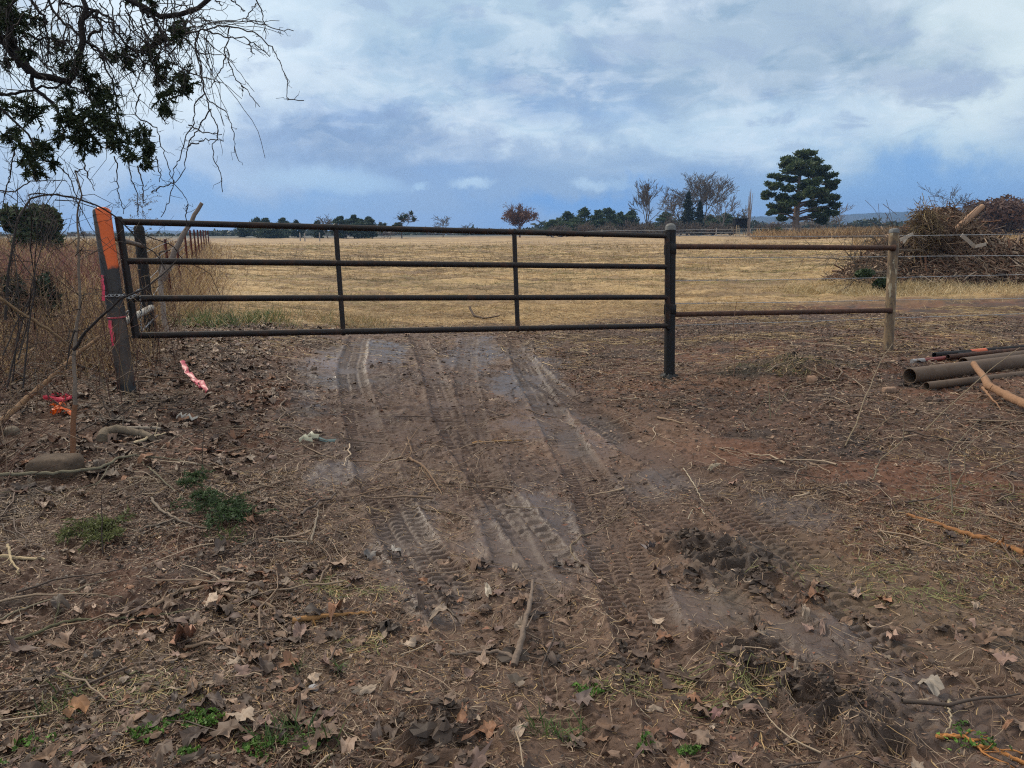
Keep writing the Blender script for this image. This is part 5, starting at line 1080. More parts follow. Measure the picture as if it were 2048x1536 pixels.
# under-brush along the far edge: separate bushes
rs = R_(92); BR0, BR1 = (.085, .060, .045), (.16, .115, .080)
lst = [(1120, 452, 50), (1170, 448, 60), (1215, 450, 56), (1260, 446, 60), (1300, 448, 60), (1345, 447, 60), (1385, 446, 50), (1425, 448, 56), (1460, 450, 46)]
lbl = ["below the left of the pine grove", "below the tallest grove pine", "below the right of the pine grove", "left of the forked bare tree's foot", "at the foot of the forked bare tree", "between the forked bare tree and the cedar", "at the foot of the dark cedar", "below the small pale bare tree", "left of the hunting blind"]
for i, ((px, tp, w), lb) in enumerate(zip(lst, lbl)): shrub(px, tp, w, 468, 134, "grey brown thicket bush " + lb, 130 + i, BR0 if i % 2 else (.10, .085, .06), BR1 if i % 2 else (.19, .15, .11), 1100, group="brown bushes along the far edge")
shrub(1340, 440, 46, 468, 138, "dark olive bush behind the thicket by the cedar", 150, (.04, .045, .02), (.09, .09, .04), 1200)
shrub(1105, 455, 26, 468, 136, "small orange brown bush left of the grove", 151, (.20, .10, .05), (.32, .18, .09), 500)
for i, (px, tp, w, lb) in enumerate(((1524, 452, 40, "dull green bush between the snag and the big pine"), (1552, 448, 36, "bright green low pine branch bush left of the big pine trunk"), (1630, 452, 44, "grey green bush right of the big pine trunk"), (1690, 452, 60, "low grey bush between the big pine and the brush pile"))):
    shrub(px, tp, w, 466, 112 if i == 1 else 130, lb, 155 + i, (.03, .05, .02) if i < 2 else (.08, .075, .05), (.07, .10, .035) if i < 2 else (.15, .13, .09), 900)
# right hand woods and bushes
shrub(2010, 388, 150, 462, 85, "big rounded red brown bush at the far right edge", 160, (.10, .055, .04), (.17, .10, .07), 7000, size=.26, twig=False)
shrub(1935, 420, 90, 462, 90, "olive brown bush left of the big red brown bush", 161, (.06, .055, .03), (.13, .11, .06), 4000, size=.22, twig=False)
shrub(1958, 432, 34, 462, 84, "small dark green cedar bush in front of the olive brown bush", 162, (.02, .035, .015), (.05, .075, .03), 1400, size=.2)
# tall gold grass behind the big pine
mb = MB(); rs = R_(93); n = 16000; px = np.concatenate([rs.normal(1690, 60, n // 2), rs.uniform(1500, 2300, n // 2)]); d = rs.uniform(88, 108, n); X = (px - 1024) / F * d; Y = d * math.cos(PITCH) * 1.02
ribbons(mb, X, Y, rs.uniform(.5, 1.5, n) * np.where(px < 1790, 1, .8), .09, rs, [(.34, .21, .10), (.42, .28, .14), (.28, .17, .08)], nseg=2, upright=1.25)
n = 7000; px = rs.uniform(1700, 2300, n); d = rs.uniform(52, 66, n); ribbons(mb, (px - 1024) / F * d, d, rs.uniform(.3, .8, n), .05, rs, [(.42, .28, .14), (.34, .22, .10)], nseg=2, upright=1.1)
mb.build("tall_dry_grass", M_STRAW, None, (0, 0, 0), kind="stuff", label="tall golden dry grass along the far edge of the field")
# far off woods as one mass, then hills
mb = MB(); rs = R_(94)
for px in np.arange(-900, 3000, 24):
    for _ in range(2):
        d = rs.uniform(210, 330); b0 = at(px + rs.uniform(-12, 12), 466, d); h = rs.uniform(1.6, 3.2) * (1.6 if 1080 < px < 1500 else 1.15 if 1200 < px < 1900 else .6); 
        if px < 420: b0[2] += -1
        dull = rs.uniform(0, 1) < .5
        tufts(mb, b0 + [0, 0, h * .45], (rs.uniform(3, 6), 4, h * .55), 150, 1.1, (.035, .045, .028) if not dull else (.085, .065, .05), (.07, .08, .045) if not dull else (.15, .12, .09), rs)
mb.build("far_woods", M_LEAF, None, (0, 0, 0), kind="stuff", label="low far woods beyond the field")
def hills(name, D_, prof, C1_, C2_, seed, depth):
    px = np.linspace(-900, 2950, 800); top = np.interp(px, [p[0] for p in prof], [p[1] for p in prof]); a = np.arctan((px - 1024) / F); ns = 30; V = []; C = []
    zt = np.array([P(x_, y_, D_)[2] for x_, y_ in zip(px, top)])
    for i in range(ns):
        q = i / (ns - 1); dd = D_ - depth * (1 - q); X = (px - 1024) / F * dd; z = lerp(-14, zt, q ** .9) + (fbm(X / 60, X * 0 + q * 9, 4, seed) - .5) * D_ * .006 * math.sin(q * 2.6) + (fbm(X / 9, X * 0 + q * 5, 2, seed) - .5) * D_ * .0016
        V.append(np.stack([X, np.full_like(X, dd), z], 1)); k_ = sst(fbm(X / 70 + 3, q * 7 + X * 0, 4, seed + 1), .48, .56); C.append(mixc(np.broadcast_to(np.array(C1_), (len(X), 3)), C2_, k_))
    V = np.array(V); m = len(px); i, j = np.meshgrid(np.arange(ns - 1), np.arange(m - 1), indexing='ij'); a = (i * m + j).ravel(); mb = MB()
    mb.add(V.reshape(-1, 3), None, np.stack([a, a + 1, a + m + 1, a + m], 1), np.array(C).reshape(-1, 3)); mb.build(name, M_BARKFAR, None, (0, 0, 0), kind="structure")
hills("far_hills", 2000, [(-1500, 470), (300, 462), (700, 460), (1100, 456), (1440, 440), (1500, 434), (1620, 433), (1700, 429), (1780, 425), (1860, 421), (1950, 411), (2048, 400), (2300, 398), (3600, 400)], (.020, .028, .030), (.045, .045, .042), 7, 700)
hills("right_hillside", 1100, [(-1500, 500), (1500, 470), (1640, 462), (1780, 452), (1880, 436), (1960, 417), (2020, 405), (2150, 392), (3600, 370)], (.09, .065, .05), (.30, .22, .15), 9, 420)

# ================================================================== BRUSH PILE
rs = R_(200); D = 20.2; bc = at(1880, 575, 21.6); m = D / F
def pile_h(u, v):          # u: metres across from centre, v: metres in depth
    e = np.exp(-((u + .1) / 1.05) ** 2 - (v / 1.2) ** 2) * 1.05 + .98 * np.exp(-((u - .35) / 2.0) ** 2 * 1.0 - (v / 1.8) ** 2) + .62 * np.exp(-((u - 2.6) / 1.35) ** 2 - (v / 1.5) ** 2) + .72 * np.exp(-((u + 1.7) / .95) ** 2 - (v / 1.2) ** 2)
    return e * 1.12
U, Vv = np.meshgrid(np.linspace(-3.2, 4.8, 150), np.linspace(-2.6, 2.8, 100)); hh = pile_h(U, Vv); hh = hh * (.86 + .3 * (fbm(U * 2, Vv * 2, 4, 7) - .5)) + .10 * (fbm(U * 7, Vv * 7, 3, 8) - .5) * (hh > .1) - .10
X = bc[0] + U; Y = bc[1] + Vv; Z = H0(X, Y) + hh; i, j = np.meshgrid(np.arange(99), np.arange(149), indexing='ij'); a = (i * 150 + j).ravel()
pile = thing("brush_pile", bc, "big heap of bulldozed brush, roots and twigs behind the right wire fence", "brush pile")
mb = MB(); mb.add(np.stack([X, Y, Z], -1).reshape(-1, 3), None, np.stack([a, a + 1, a + 151, a + 150], 1), mixc(np.broadcast_to(np.array([.060, .036, .024]), U.shape + (3,)), (.10, .058, .036), fbm(U * 3, Vv * 3, 3, 9)).reshape(-1, 3)); mb.build("earth_core", M_BARK, pile)
n = 13000; u = rs.uniform(-3.0, 4.6, n * 3); v = rs.uniform(-2.3, 1.8, n * 3); h_ = pile_h(u, v); kk = (h_ > .12) & (rs.uniform(0, 1, n * 3) < .3 + h_ * .5); u, v, h_ = u[kk][:n], v[kk][:n], h_[kk][:n]; n = len(u)
c = np.stack([bc[0] + u, bc[1] + v, H0(bc[0] + u, bc[1] + v) + h_ * .90 - .05], -1)
gu = (pile_h(u + .05, v) - h_) / .05; gv = (pile_h(u, v + .05) - h_) / .05
an = rs.uniform(0, 6.28, n); dirx = np.cos(an); diry = np.sin(an); dz_ = (gu * dirx + gv * diry) + rs.normal(0, .38, n); dv = np.stack([dirx, diry, dz_], -1); dv /= np.linalg.norm(dv, axis=1, keepdims=True)
ln = rs.gamma(2.2, .16, n).clip(.12, 1.3); t = np.linspace(-.5, .5, 5)[None, :, None]; pts = c[:, None] + dv[:, None] * ln[:, None, None] * t + rs.normal(0, .022, (n, 5, 3)) * (ln[:, None, None] / .4)
PB = np.array([(.13, .075, .048), (.19, .115, .075), (.25, .17, .115), (.07, .045, .032), (.34, .25, .175), (.16, .082, .05)])
mb = MB().tubes(pts, rs.gamma(2, .0072, n).clip(.005, .035)[:, None] * np.linspace(1.1, .6, 5)[None], 4, PB[rs.randint(0, 6, n)] * rs.uniform(.7, 1.2, (n, 1)))
ss = rs.randint(0, n, 2500); sp = c[ss] + [0, 0, .05]; ribbons(mb, sp[:, 0], sp[:, 1], rs.uniform(.1, .35, 2500), .012, rs, [(.22, .15, .09), (.30, .21, .12), (.16, .09, .05)], nseg=3, upright=.5, z=sp[:, 2])
mb.build("twigs", M_BARK, pile, kind="stuff")
# knob of roots and dry grass on top
kt = P(1848, 448, D); mb = MB(); n = 1100; v = rs.normal(0, 1, (n, 3)) * [.17, .16, .27]; p0 = kt + v * .8 + [0, 0, .0]; p0[:, 0] += (p0[:, 2] - kt[2]) * -.05
dv = rs.normal(0, .16, (n, 3)) + [0.03, 0, -.14]; mb.tubes(np.stack([p0, p0 + dv * .6 + rs.normal(0, .03, (n, 3)), p0 + dv * 1.2 + [0, 0, -.06]], 1), .007, 3, np.array([(.26, .18, .085), (.34, .25, .12), (.17, .11, .06), (.11, .07, .045)])[rs.randint(0, 4, n)])
n = 500; p0 = P(1885, 470, D) + rs.normal(0, 1, (n, 3)) * [.5, .3, .25]; dv = rs.normal(0, .22, (n, 3)); mb.tubes(np.stack([p0, p0 + dv * .6, p0 + dv], 1), .009, 3, np.array([(.12, .075, .05), (.19, .13, .085)])[rs.randint(0, 2, n)])
mb.build("root_clump", M_STRAW, pile)
def spray(mb, paths, C, r0=.018, nt=40, tl=.35, seed=1):
    rs = R_(seed)
    for q in paths:
        pts = spl([P(*p_) for p_ in q], 14, .012, rs); mb.tube(pts, np.linspace(r0, .006, 14), 5, C)
        k_ = rs.randint(3, 14, nt); dv = rs.normal(0, tl * .5, (nt, 3)); p0 = pts[k_]; mb.tubes(np.stack([p0, p0 + dv * .5 + rs.normal(0, .03, (nt, 3)), p0 + dv + [0, 0, .03], p0 + dv * 1.4], 1), .0055, 3, C)
mb = MB(); spray(mb, [[(1850, 500, D), (1800, 500, 19.6), (1760, 512, 19.4), (1700, 520, 19.2), (1610, 512, 18.8)], [(1820, 520, D), (1770, 508, 19.6), (1752, 480, 19.5), (1738, 470, 19.4), (1722, 492, 19.3), (1700, 520, 19.2)], [(1800, 540, D), (1745, 545, 19.2), (1712, 560, 18.8), (1678, 585, 18.4)], [(1850, 500, D), (1830, 470, 19.8), (1800, 462, 19.7), (1760, 470, 19.5)], [(1780, 560, D), (1720, 540, 19), (1690, 500, 19)]], (.13, .10, .075), .028, 70, .5, 3)
mb.build("loose_branches", M_BARK, pile)
o = MB().tube(spl([P(1908, 462, D), P(1925, 448, D), P(1945, 430, D), P(1966, 412, D)], 10, .012, rs), np.array([.085, .088, .09, .092, .09, .088, .087, .086, .084, .07]), 12, (.36, .22, .14)).build("log", M_BARK, None, P(1908, 462, D), label="thick pinkish brown log sticking up from the brush pile", category="log")
bl = [("grey board lying slantwise on the right face of the brush pile", (1923, 470), (1950, 494), .05), ("short pale board below the slanted grey board", (1950, 493), (1972, 488), .04), ("pale split board on the left face of the pile behind the tan post", (1800, 480), (1826, 468), .04), ("second pale board end just under the split board", (1806, 486), (1818, 470), .03)]
for lb, a, b_, w in bl:
    A, B = P(a[0], a[1], D - 1.0), P(b_[0], b_[1], D - .8); ax = (B - A); l_ = np.linalg.norm(ax); ax /= l_; z_ = np.cross(ax, [0, 1., 0]); z_ /= np.linalg.norm(z_); y_ = np.cross(z_, ax)
    MB().box((A + B) / 2, (l_, .02, w * 2), (.36, .30, .24), np.stack([ax, y_, z_], 1)).build("board", M_BARK, None, A, smooth=False, label=lb, category="board", group="boards thrown on the brush pile")
D = 19.8; mb = MB()
for px, py in ((1727, 548), (1765, 570), (1770, 562)): tufts(mb, P(px, py, 18.6), (.22, .2, .11), 380, .07, (.03, .05, .02), (.07, .10, .04), rs)
mb.build("cedar_sprig", M_LEAF, None, P(1765, 580, 19.9), label="green cedar sprigs at the left foot of the brush pile", category="sprig")
# pale standing grass before the pile
mb = MB(); n = 16000; u = rs.uniform(-4.5, 6.5, n); v = -2.2 - rs.gamma(2, .55, n); ribbons(mb, bc[0] + u, bc[1] + v + .4, rs.uniform(.10, .32, n), .007, rs, [(.52, .40, .22), (.44, .32, .16), (.60, .48, .29)], nseg=3, upright=.95)
x, y = patch_pts(1700, 585, 2.6, 1.6, 14000, rs); ribbons(mb, x, y, rs.uniform(.1, .3, len(x)), .008, rs, [(.50, .38, .20), (.40, .29, .14)], nseg=3, upright=.9)
mb.build("pale_grass", M_STRAW, None, (0, 0, 0), kind="stuff", label="pale standing grass in front of the brush pile")

# ================================================================== LEFT WEEDS AND BUSH
mb = MB(); rs = R_(210)
RW = [(.15, .08, .055), (.20, .115, .075), (.26, .17, .10), (.10, .06, .042), (.30, .21, .12), (.13, .062, .048)]
n = 52000; x, y = logpolar(n, 7.6, 60, -46, -18.5, rs, .8); a = np.degrees(np.arctan2(-x, y)); kp = (a > 25.5) | (np.hypot(x, y) > 12.5); kp &= (a > np.interp(np.hypot(x, y), [7, 11, 14, 30, 60], [24, 24, 22, 22, 22]) + rs.normal(0, 1.0, n)); x, y = x[kp], y[kp]; rr_ = np.hypot(x, y)
ribbons(mb, x, y, rs.uniform(.25, .75, len(x)) * np.clip(rr_ / 14, .55, 1.25), .0045 * np.clip(rr_ / 9, 1, 5), rs, RW + PSTRAW[:3] + PSTRAW[:3], nseg=3, upright=1.15)
n = 9000; x, y = logpolar(n, 16, 34, -43, -27, rs); ribbons(mb, x, y, rs.uniform(.4, 1.0, n), .010, rs, [(.22, .09, .08), (.27, .12, .10), (.17, .075, .06)], nseg=3, upright=1.2)
mb.build("dry_weeds", M_STRAW, None, (0, 0, 0), kind="stuff", label="brown and reddish dry weeds behind the orange post")
# branching dead weed stalks
mb = MB(); rs = R_(211); n = 420; x, y = logpolar(n, 6.6, 20, -44, -24, rs); z = Hf(x, y); P0 = np.stack([x, y, z], -1); h_ = rs.uniform(.35, .95, n); lean_ = rs.normal(0, .12, (n, 2))
q = np.linspace(0, 1, 5)[None, :, None]; tipv = np.concatenate([lean_ * h_[:, None], h_[:, None]], 1); S = P0[:, None] + tipv[:, None] * q + rs.normal(0, .012, (n, 5, 3)) * (q > 0); mb.tubes(S, np.linspace(.004, .002, 5)[None], 4, np.array(RW)[rs.randint(0, 6, n)] * .7)
for _ in range(6):
    j = rs.randint(2, 5, n); p0 = S[np.arange(n), j]; dv = rs.normal(0, .10, (n, 3)); dv[:, 2] = np.abs(dv[:, 2]) + .05; mb.tubes(np.stack([p0, p0 + dv * .5, p0 + dv + rs.normal(0, .015, (n, 3))], 1), .0018, 3, np.array(RW)[rs.randint(0, 6, n)] * .8)
mb.build("dead_stalks", M_BARK, None, (0, 0, 0), kind="stuff", label="thin dead weed stalks left of the gate")
# bush on the left horizon
sb_ = shrub(70, 398, 118, 470, 27, "rounded dark green cedar bush on the left skyline", 212, (.030, .045, .018), (.085, .105, .042), 9000, size=.16, name="cedar_bush", cat="bush")
shrub(30, 545, 60, 640, 9.5, "dark green cedar seedling low at the left edge", 213, (.012, .026, .016), (.035, .060, .032), 3600, size=.055, name="cedar_seedling", cat="seedling", C=(.07, .05, .04))
shrub(100, 540, 56, 640, 9.8, "feathery dark green cedar seedling left of the orange post", 214, (.012, .026, .016), (.035, .060, .032), 2600, size=.055, name="cedar_seedling", cat="seedling", C=(.07, .05, .04))
# small leafy sapling behind the gate's end
t_, sg = bare_tree(286, 380, 17, "slim sapling with tiny buds standing behind the gate's left end", 215, (.13, .10, .085), 4, .55, 0, .42, (3, 4), .6, name="sapling", cat="sapling", rscale=.35, minr=.003, trunk=.45) if False else (None, None)
rs = R_(216); b0 = at(286, 500, 15); T = thing("sapling", b0, "slim sapling with tiny buds standing behind the gate's left end", "sapling"); mb = MB(); bd = MB()
stem_ = spl([b0, P(285, 450, 15), P(286, 410, 15), P(287, 380, 15)], 14, .01, rs); mb.tube(stem_, np.linspace(.012, .003, 14), 5, (.12, .095, .08))
for _ in range(46):
    k_ = rs.randint(5, 14); p = stem_[k_]; l_ = rs.uniform(.15, .34); dv = np.array([rs.choice([-1, 1]) * rs.uniform(.4, 1), rs.normal(0, .5), rs.uniform(.2, .9)]); dv *= l_ / np.linalg.norm(dv); q = spl([p, p + dv * .5 + [0, 0, .02], p + dv], 5, .008, rs); mb.tube(q, np.linspace(.004, .002, 5), 3, (.12, .095, .08), False)
    tufts(bd, q[-1], .05, 7, .022, (.10, .085, .06), (.16, .13, .09), rs)
    tufts(bd, q[2], .04, 4, .02, (.10, .085, .06), (.16, .13, .09), rs)
mb.build("stem", M_BARK, T); bd.build("foliage", M_LEAF, T)

# ================================================================== NEAR LEFT SAPLINGS, VINES, CEDAR LIMBS
def limb(mb, pix, r0, r1, C, n=16, rs=None, k=6, jit=None):
    pts = spl([P(*p) for p in pix], n, (r0 * .25 if jit is None else jit), rs); mb.tube(pts, np.linspace(r0, r1, n), k, C); return pts
def twigs_on(mb, pts, n, ln, r, C, rs, down=.0):
    k_ = rs.randint(1, len(pts), n); dv = rs.normal(0, 1, (n, 3)); dv[:, 2] -= down; dv *= (ln * rs.uniform(.3, 1.1, n) / np.linalg.norm(dv, axis=1))[:, None]; p0 = pts[k_]
    j1 = rs.normal(0, ln * .09, (n, 3)); j2 = rs.normal(0, ln * .12, (n, 3)); Q = np.stack([p0, p0 + dv * .33 + j1, p0 + dv * .66 + j2, p0 + dv + j1], 1); mb.tubes(Q, np.linspace(r, r * .5, 4)[None], 3, C); return Q
rs = R_(220); DK = (.045, .036, .032); WD = (.17, .13, .10)
# dead trunk behind the gate
b0 = gp(336, 712); d0 = 8.9; mb = MB()
mb.tube(spl([P(336, 714, d0), P(334, 690, d0), P(328, 640, d0), P(325, 590, d0), P(322, 560, d0), P(330, 525, d0)], 14, .008, rs), np.linspace(.034, .026, 14), 9, (.26, .21, .175)); 
mb.tube(spl([P(324, 560, d0), P(338, 530, d0), P(348, 505, d0), P(362, 478, d0), P(374, 455, d0), P(386, 432, d0), P(404, 406, d0)], 14, .006, rs), np.linspace(.040, .022, 14), 9, (.21, .165, .135))
q = mb.tube(spl([P(322, 560, d0), P(318, 530, d0), P(322, 505, d0), P(340, 500, d0)], 8, .01, rs), np.linspace(.02, .01, 8), 6, (.12, .09, .07)); 
mb.build("trunk", M_BARK, thing("dead_sapling", b0, "pale bent dead sapling with a snapped pole top behind the gate", "dead tree"))
# crooked foreground sapling with orange bark at its foot
b0 = gp(150, 930); T = thing("sapling", b0, "thin crooked sapling left of the orange post with peeled orange bark low down", "sapling"); d0 = float((b0 - CAM) @ fw); mb = MB()
pt = limb(mb, [(150, 930, d0), (144, 890, d0), (147, 840, d0), (150, 780, d0), (147, 720, d0 + .05), (152, 660, d0 + .1), (160, 600, d0 + .1), (155, 530, d0 + .1), (160, 470, d0 + .1), (152, 420, d0 + .1), (163, 380, d0), (150, 340, d0)], .015, .004, WD, 26, rs)
p2 = limb(mb, [(147, 700, d0), (175, 660, d0 - .05), (208, 628, d0 - .1), (240, 600, d0 - .1), (285, 580, d0 - .1), (318, 555, d0), (345, 530, d0 + .1)], .011, .004, DK, 18, rs)
p3 = limb(mb, [(150, 660, d0), (140, 690, d0), (132, 740, d0)], .006, .003, DK, 8, rs)
twigs_on(mb, pt[8:], 26, .35, .0028, DK, rs); twigs_on(mb, p2, 16, .3, .0025, DK, rs); mb.build("stem", M_BARK, T)
MB().tube(pt[1:6] , np.array([.0172, .017, .0168, .0165, .016]), 8, (.20, .095, .05)).build("peeled_bark", M_BARK, T)
# broken stick across the left
A = P(0, 595, 4.6); mb = MB(); q = limb(mb, [(-60, 570, 4.5), (0, 596, 4.6), (60, 638, 4.75), (100, 660, 4.85), (133, 688, 4.95)], .012, .010, (.24, .155, .085), 14, rs); twigs_on(mb, q, 5, .3, .004, DK, rs)
mb.build("broken_pole", M_BARK, None, P(133, 690, 4.95), label="broken tan pole slanting down from the left edge", category="branch")
# arching bramble over the orange post
T = thing("arching_vine", gp(10, 640), "dark arching vine bending over the orange post and the gate end", "vine"); mb = MB()
q = limb(mb, [(10, 640, 5.6), (18, 540, 5.6), (35, 440, 5.6), (58, 398, 5.7), (95, 387, 5.8), (150, 395, 5.9), (195, 412, 6.05), (232, 432, 6.2), (262, 462, 6.3), (290, 492, 6.35), (318, 512, 6.4), (330, 540, 6.4)], .010, .005, DK, 30, rs)
q2 = limb(mb, [(110, 400, 5.8), (150, 402, 5.9), (190, 415, 6), (205, 425, 6.05)], .005, .003, DK, 10, rs)
q3 = limb(mb, [(262, 462, 6.3), (300, 475, 6.5), (345, 490, 6.8), (365, 520, 7), (420, 545, 7.2), (440, 590, 7.2)], .005, .003, DK, 14, rs)
twigs_on(mb, q, 26, .4, .0025, DK, rs); twigs_on(mb, q3, 10, .3, .0022, DK, rs)
mb.build("stem", M_BARK, T)
# thorny tangle at the left edge
T = thing("vine_tangle", gp(8, 760), "dark tangle of upright vines along the left edge", "vine"); mb = MB()
for k_ in range(10):
    x0 = rs.uniform(-90, 50); d_ = rs.uniform(4.0, 6.2); pp = [(x0, 780 - rs.uniform(0, 120), d_)]
    for y_ in np.arange(640, rs.uniform(180, 430), -70): x0 += rs.normal(3, 22); pp.append((x0, y_, d_ + rs.normal(0, .1)))
    q = limb(mb, pp, rs.uniform(.003, .007), .002, DK, 22, rs); twigs_on(mb, q, 14, .35, .0022, DK, rs)
mb.build("stems", M_BARK, T)
T = thing("briar", gp(70, 800), "low tangle of thin grey brown twigs in the leaves at the left", "briar"); mb = MB()
for k_ in range(60):
    c = gp(rs.uniform(-40, 260), rs.uniform(690, 860)); an = rs.uniform(0, 6.28); l_ = rs.uniform(.3, 1.0); hh_ = rs.uniform(.03, .35); e = np.array([math.cos(an), math.sin(an) * .6, 0]) * l_
    q = spl([c, c + e * .4 + [0, 0, hh_], c + e + [0, 0, hh_ * rs.uniform(-.1, 1.2)]], 10, .012, rs); mb.tube(q, np.linspace(.005, .002, 10), 4, [WD, DK, (.20, .16, .12)][k_ % 3], False); twigs_on(mb, q, 3, .2, .0018, WD, rs)
mb.build("stems", M_BARK, T)
# ---- overhanging cedar: trunk outside the picture at the left, limbs and foliage in view
TD = 3.4; tr0 = np.array([-3.2, 2.2, 0.]); tr0[2] = gz_(tr0)
T = thing("overhanging_cedar", tr0, "cedar tree whose dark limbs and foliage hang in at the top left", "tree")
TT = spl([tr0 - [0, 0, .2], tr0 + [.05, .1, 1.2], tr0 + [.15, .2, 2.4], tr0 + [.1, .35, 4.2]], 14, .01, rs); MB().tube(TT, np.linspace(.15, .07, 14), 14, (.10, .075, .06)).build("trunk", M_BARK, T)
def z1(*l, d=TD): return [(x_ / 3.2, y_ / 3.2, d + (dd[0] if dd else 0)) for x_, y_, *dd in l]
mb = MB(); CB = (.030, .024, .022); AL = []
def TB(z): return tuple(np.array([np.interp(z, TT[:, 2], TT[:, i]) for i in range(3)]))
def lm(start_z, pix, r0, r1, n=22):
    pts = [np.array(TB(start_z))] if start_z else []
    pts += [P(*p) for p in pix]; q = spl(pts, n, .006, rs); mb.tube(q, np.linspace(r0, r1, n), 7, CB); AL.append(q); return q
lm(2.6, z1((-300, -60, -.3), (-60, 60, -.1), (40, 170), (80, 300), (140, 400), (200, 450), (290, 515), (430, 510), (490, 465), (500, 330), (545, 240), (535, 120), (555, 40), (510, -60)), .030, .012, 34)
lm(2.9, z1((-200, -400, -.4), (300, -200, -.2), (650, -60), (760, -10), (900, 50), (1060, 108), (1180, 82), (1290, 40), (1400, -60)), .028, .010, 26)
lm(None, z1((0, 230), (60, 330), (100, 370), (200, 470), (215, 560), (330, 640), (380, 720), (420, 850)), .014, .005)
lm(None, z1((540, 120), (620, 60), (640, 190), (560, 260), (640, 330), (720, 420)), .009, .004)
lm(None, z1((900, 50), (980, 110), (1040, 200), (1070, 300), (1100, 400)), .009, .003)
lm(None, z1((200, 0), (290, 120), (320, 260), (300, 400), (350, 500)), .007, .003)
lm(None, z1((310, 0), (380, 120), (520, 240), (640, 330), (720, 520), (760, 700), (780, 860)), .006, .003)
lm(None, z1((540, 30), (700, 120), (790, 260), (900, 380), (990, 480), (1060, 560)), .006, .003)
lm(None, z1((380, 0), (560, 80), (740, 160), (860, 330), (930, 340)), .005, .003)
lm(None, z1((0, 600), (130, 600), (230, 560), (420, 530), (560, 610), (640, 700)), .007, .003)
lm(None, z1((80, 190), (240, 240), (420, 260), (520, 280)), .006, .003)
lm(2.2, z1((-300, 500, -.2), (-60, 600), (0, 690), (60, 740), (130, 800), (220, 900), (250, 1000)), .016, .004)
lm(2.4, z1((-250, 100, -.2), (-40, 120), (60, 60), (130, -40)), .020, .010)
lm(None, z1((0, 30), (50, 100), (80, 200), (85, 300)), .022, .018, 12)
for q in AL: twigs_on(mb, q, 22, .30, .0018, CB, rs, .5)
# drooping fine stems
for k_ in range(85):
    x0 = rs.uniform(-60, 1150); y0 = rs.uniform(-60, 300); d_ = TD + rs.uniform(-.5, .7); pp = [(x0, y0)]; n_ = rs.randint(3, 8); vx = rs.normal(10, 35)
    for _ in range(n_): vx = vx * .8 + rs.normal(5, 22); pp.append((pp[-1][0] + vx, pp[-1][1] + rs.uniform(45, 110)))
    q = spl([P(a / 3.2, b_ / 3.2, d_) for a, b_ in pp], 16, .004, rs); mb.tube(q, np.linspace(.0032, .0014, 16), 4, CB, False)
    if k_ % 2: twigs_on(mb, q, 5, .18, .0012, CB, rs, .4)
mb.build("limbs", M_BARK, T)
fo = MB(); cl = [(1130, 200, 60), (1150, 250, 50), (1040, 250, 34), (800, 350, 62), (810, 390, 45), (940, 330, 70), (980, 300, 40), (1030, 430, 68), (1010, 490, 50), (1180, 490, 48), (1140, 570, 66), (1210, 560, 40), (1040, 640, 55), (1060, 700, 34), (600, 560, 85), (660, 600, 70), (700, 620, 55), (560, 480, 60), (460, 400, 60), (400, 420, 50), (180, 720, 85), (200, 760, 70), (500, 760, 90), (520, 820, 90), (430, 740, 60), (650, 720, 85), (640, 790, 90), (700, 800, 80), (540, 900, 80), (540, 960, 62), (740, 930, 62), (760, 880, 60), (910, 850, 52), (930, 900, 50), (840, 990, 36), (920, 1030, 56), (960, 960, 34), (200, 1060, 70), (230, 1100, 50), (330, 1040, 46), (150, 950, 42), (190, 1000, 50), (60, 150, 90), (40, 60, 90), (130, 120, 60), (230, 130, 48), (360, 280, 44), (180, 330, 36), (20, 240, 60), (40, 400, 34), (60, 880, 34), (90, 850, 44), (700, 350, 40), (290, 940, 34), (250, 930, 40), (430, 600, 34), (370, 880, 42), (0, 680, 60), (950, 10, 50), (850, 0, 30)]
def cedar_clump(fo, c, r, n, rs, C0_, C1_, s=.030, flat=1.0):
    """feathery sprays: short stems with scale-leaf slivers"""
    ns = max(6, n // 26); dv = rs.normal(0, 1, (ns, 3)); dv[:, 2] = dv[:, 2] * flat - .55 * flat; dv /= np.linalg.norm(dv, axis=1, keepdims=True); L_ = r * rs.uniform(.6, 1.25, (ns, 1)); b0 = c + rs.normal(0, r * .38, (ns, 3)) * [1, 1, flat] + [0, 0, r * .2]
    m_ = 26; t = rs.uniform(.1, 1, (ns, m_, 1)); p = b0[:, None] + dv[:, None] * L_[:, None] * t; sd_ = rs.normal(0, 1, (ns, m_, 3)); d2 = dv[:, None] * .8 + sd_ * .55; d2 /= np.linalg.norm(d2, axis=2, keepdims=True)
    w_ = np.cross(d2, rs.normal(0, 1, (ns, m_, 3))); w_ /= np.linalg.norm(w_, axis=2, keepdims=True) + 1e-9; ll = s * rs.uniform(.5, 1.4, (ns, m_, 1)); w_ = w_ * .0028
    V = np.stack([p - w_, p + w_, p + d2 * ll + w_ * .6, p + d2 * ll - w_ * .6], 2).reshape(-1, 3); q = rs.uniform(0, 1, (ns * m_, 1)); C = np.asarray(C0_) * (1 - q) + np.asarray(C1_) * q
    fo.add(V, None, np.arange(len(V)).reshape(-1, 4), np.repeat(C, 4, 0)); fo.tubes(np.stack([b0, b0 + dv * L_ * .5, b0 + dv * L_], 1), .0016, 3, (.03, .028, .02))
for x_, y_, r in cl: cedar_clump(fo, P(x_ / 3.2, y_ / 3.2, TD + rs.uniform(-.25, .25)), r / 3.2 / F * TD, int(120 + r * 4.2), rs, (.010, .018, .008), (.055, .075, .028), .022)
fo.build("foliage", M_LEAF, T)
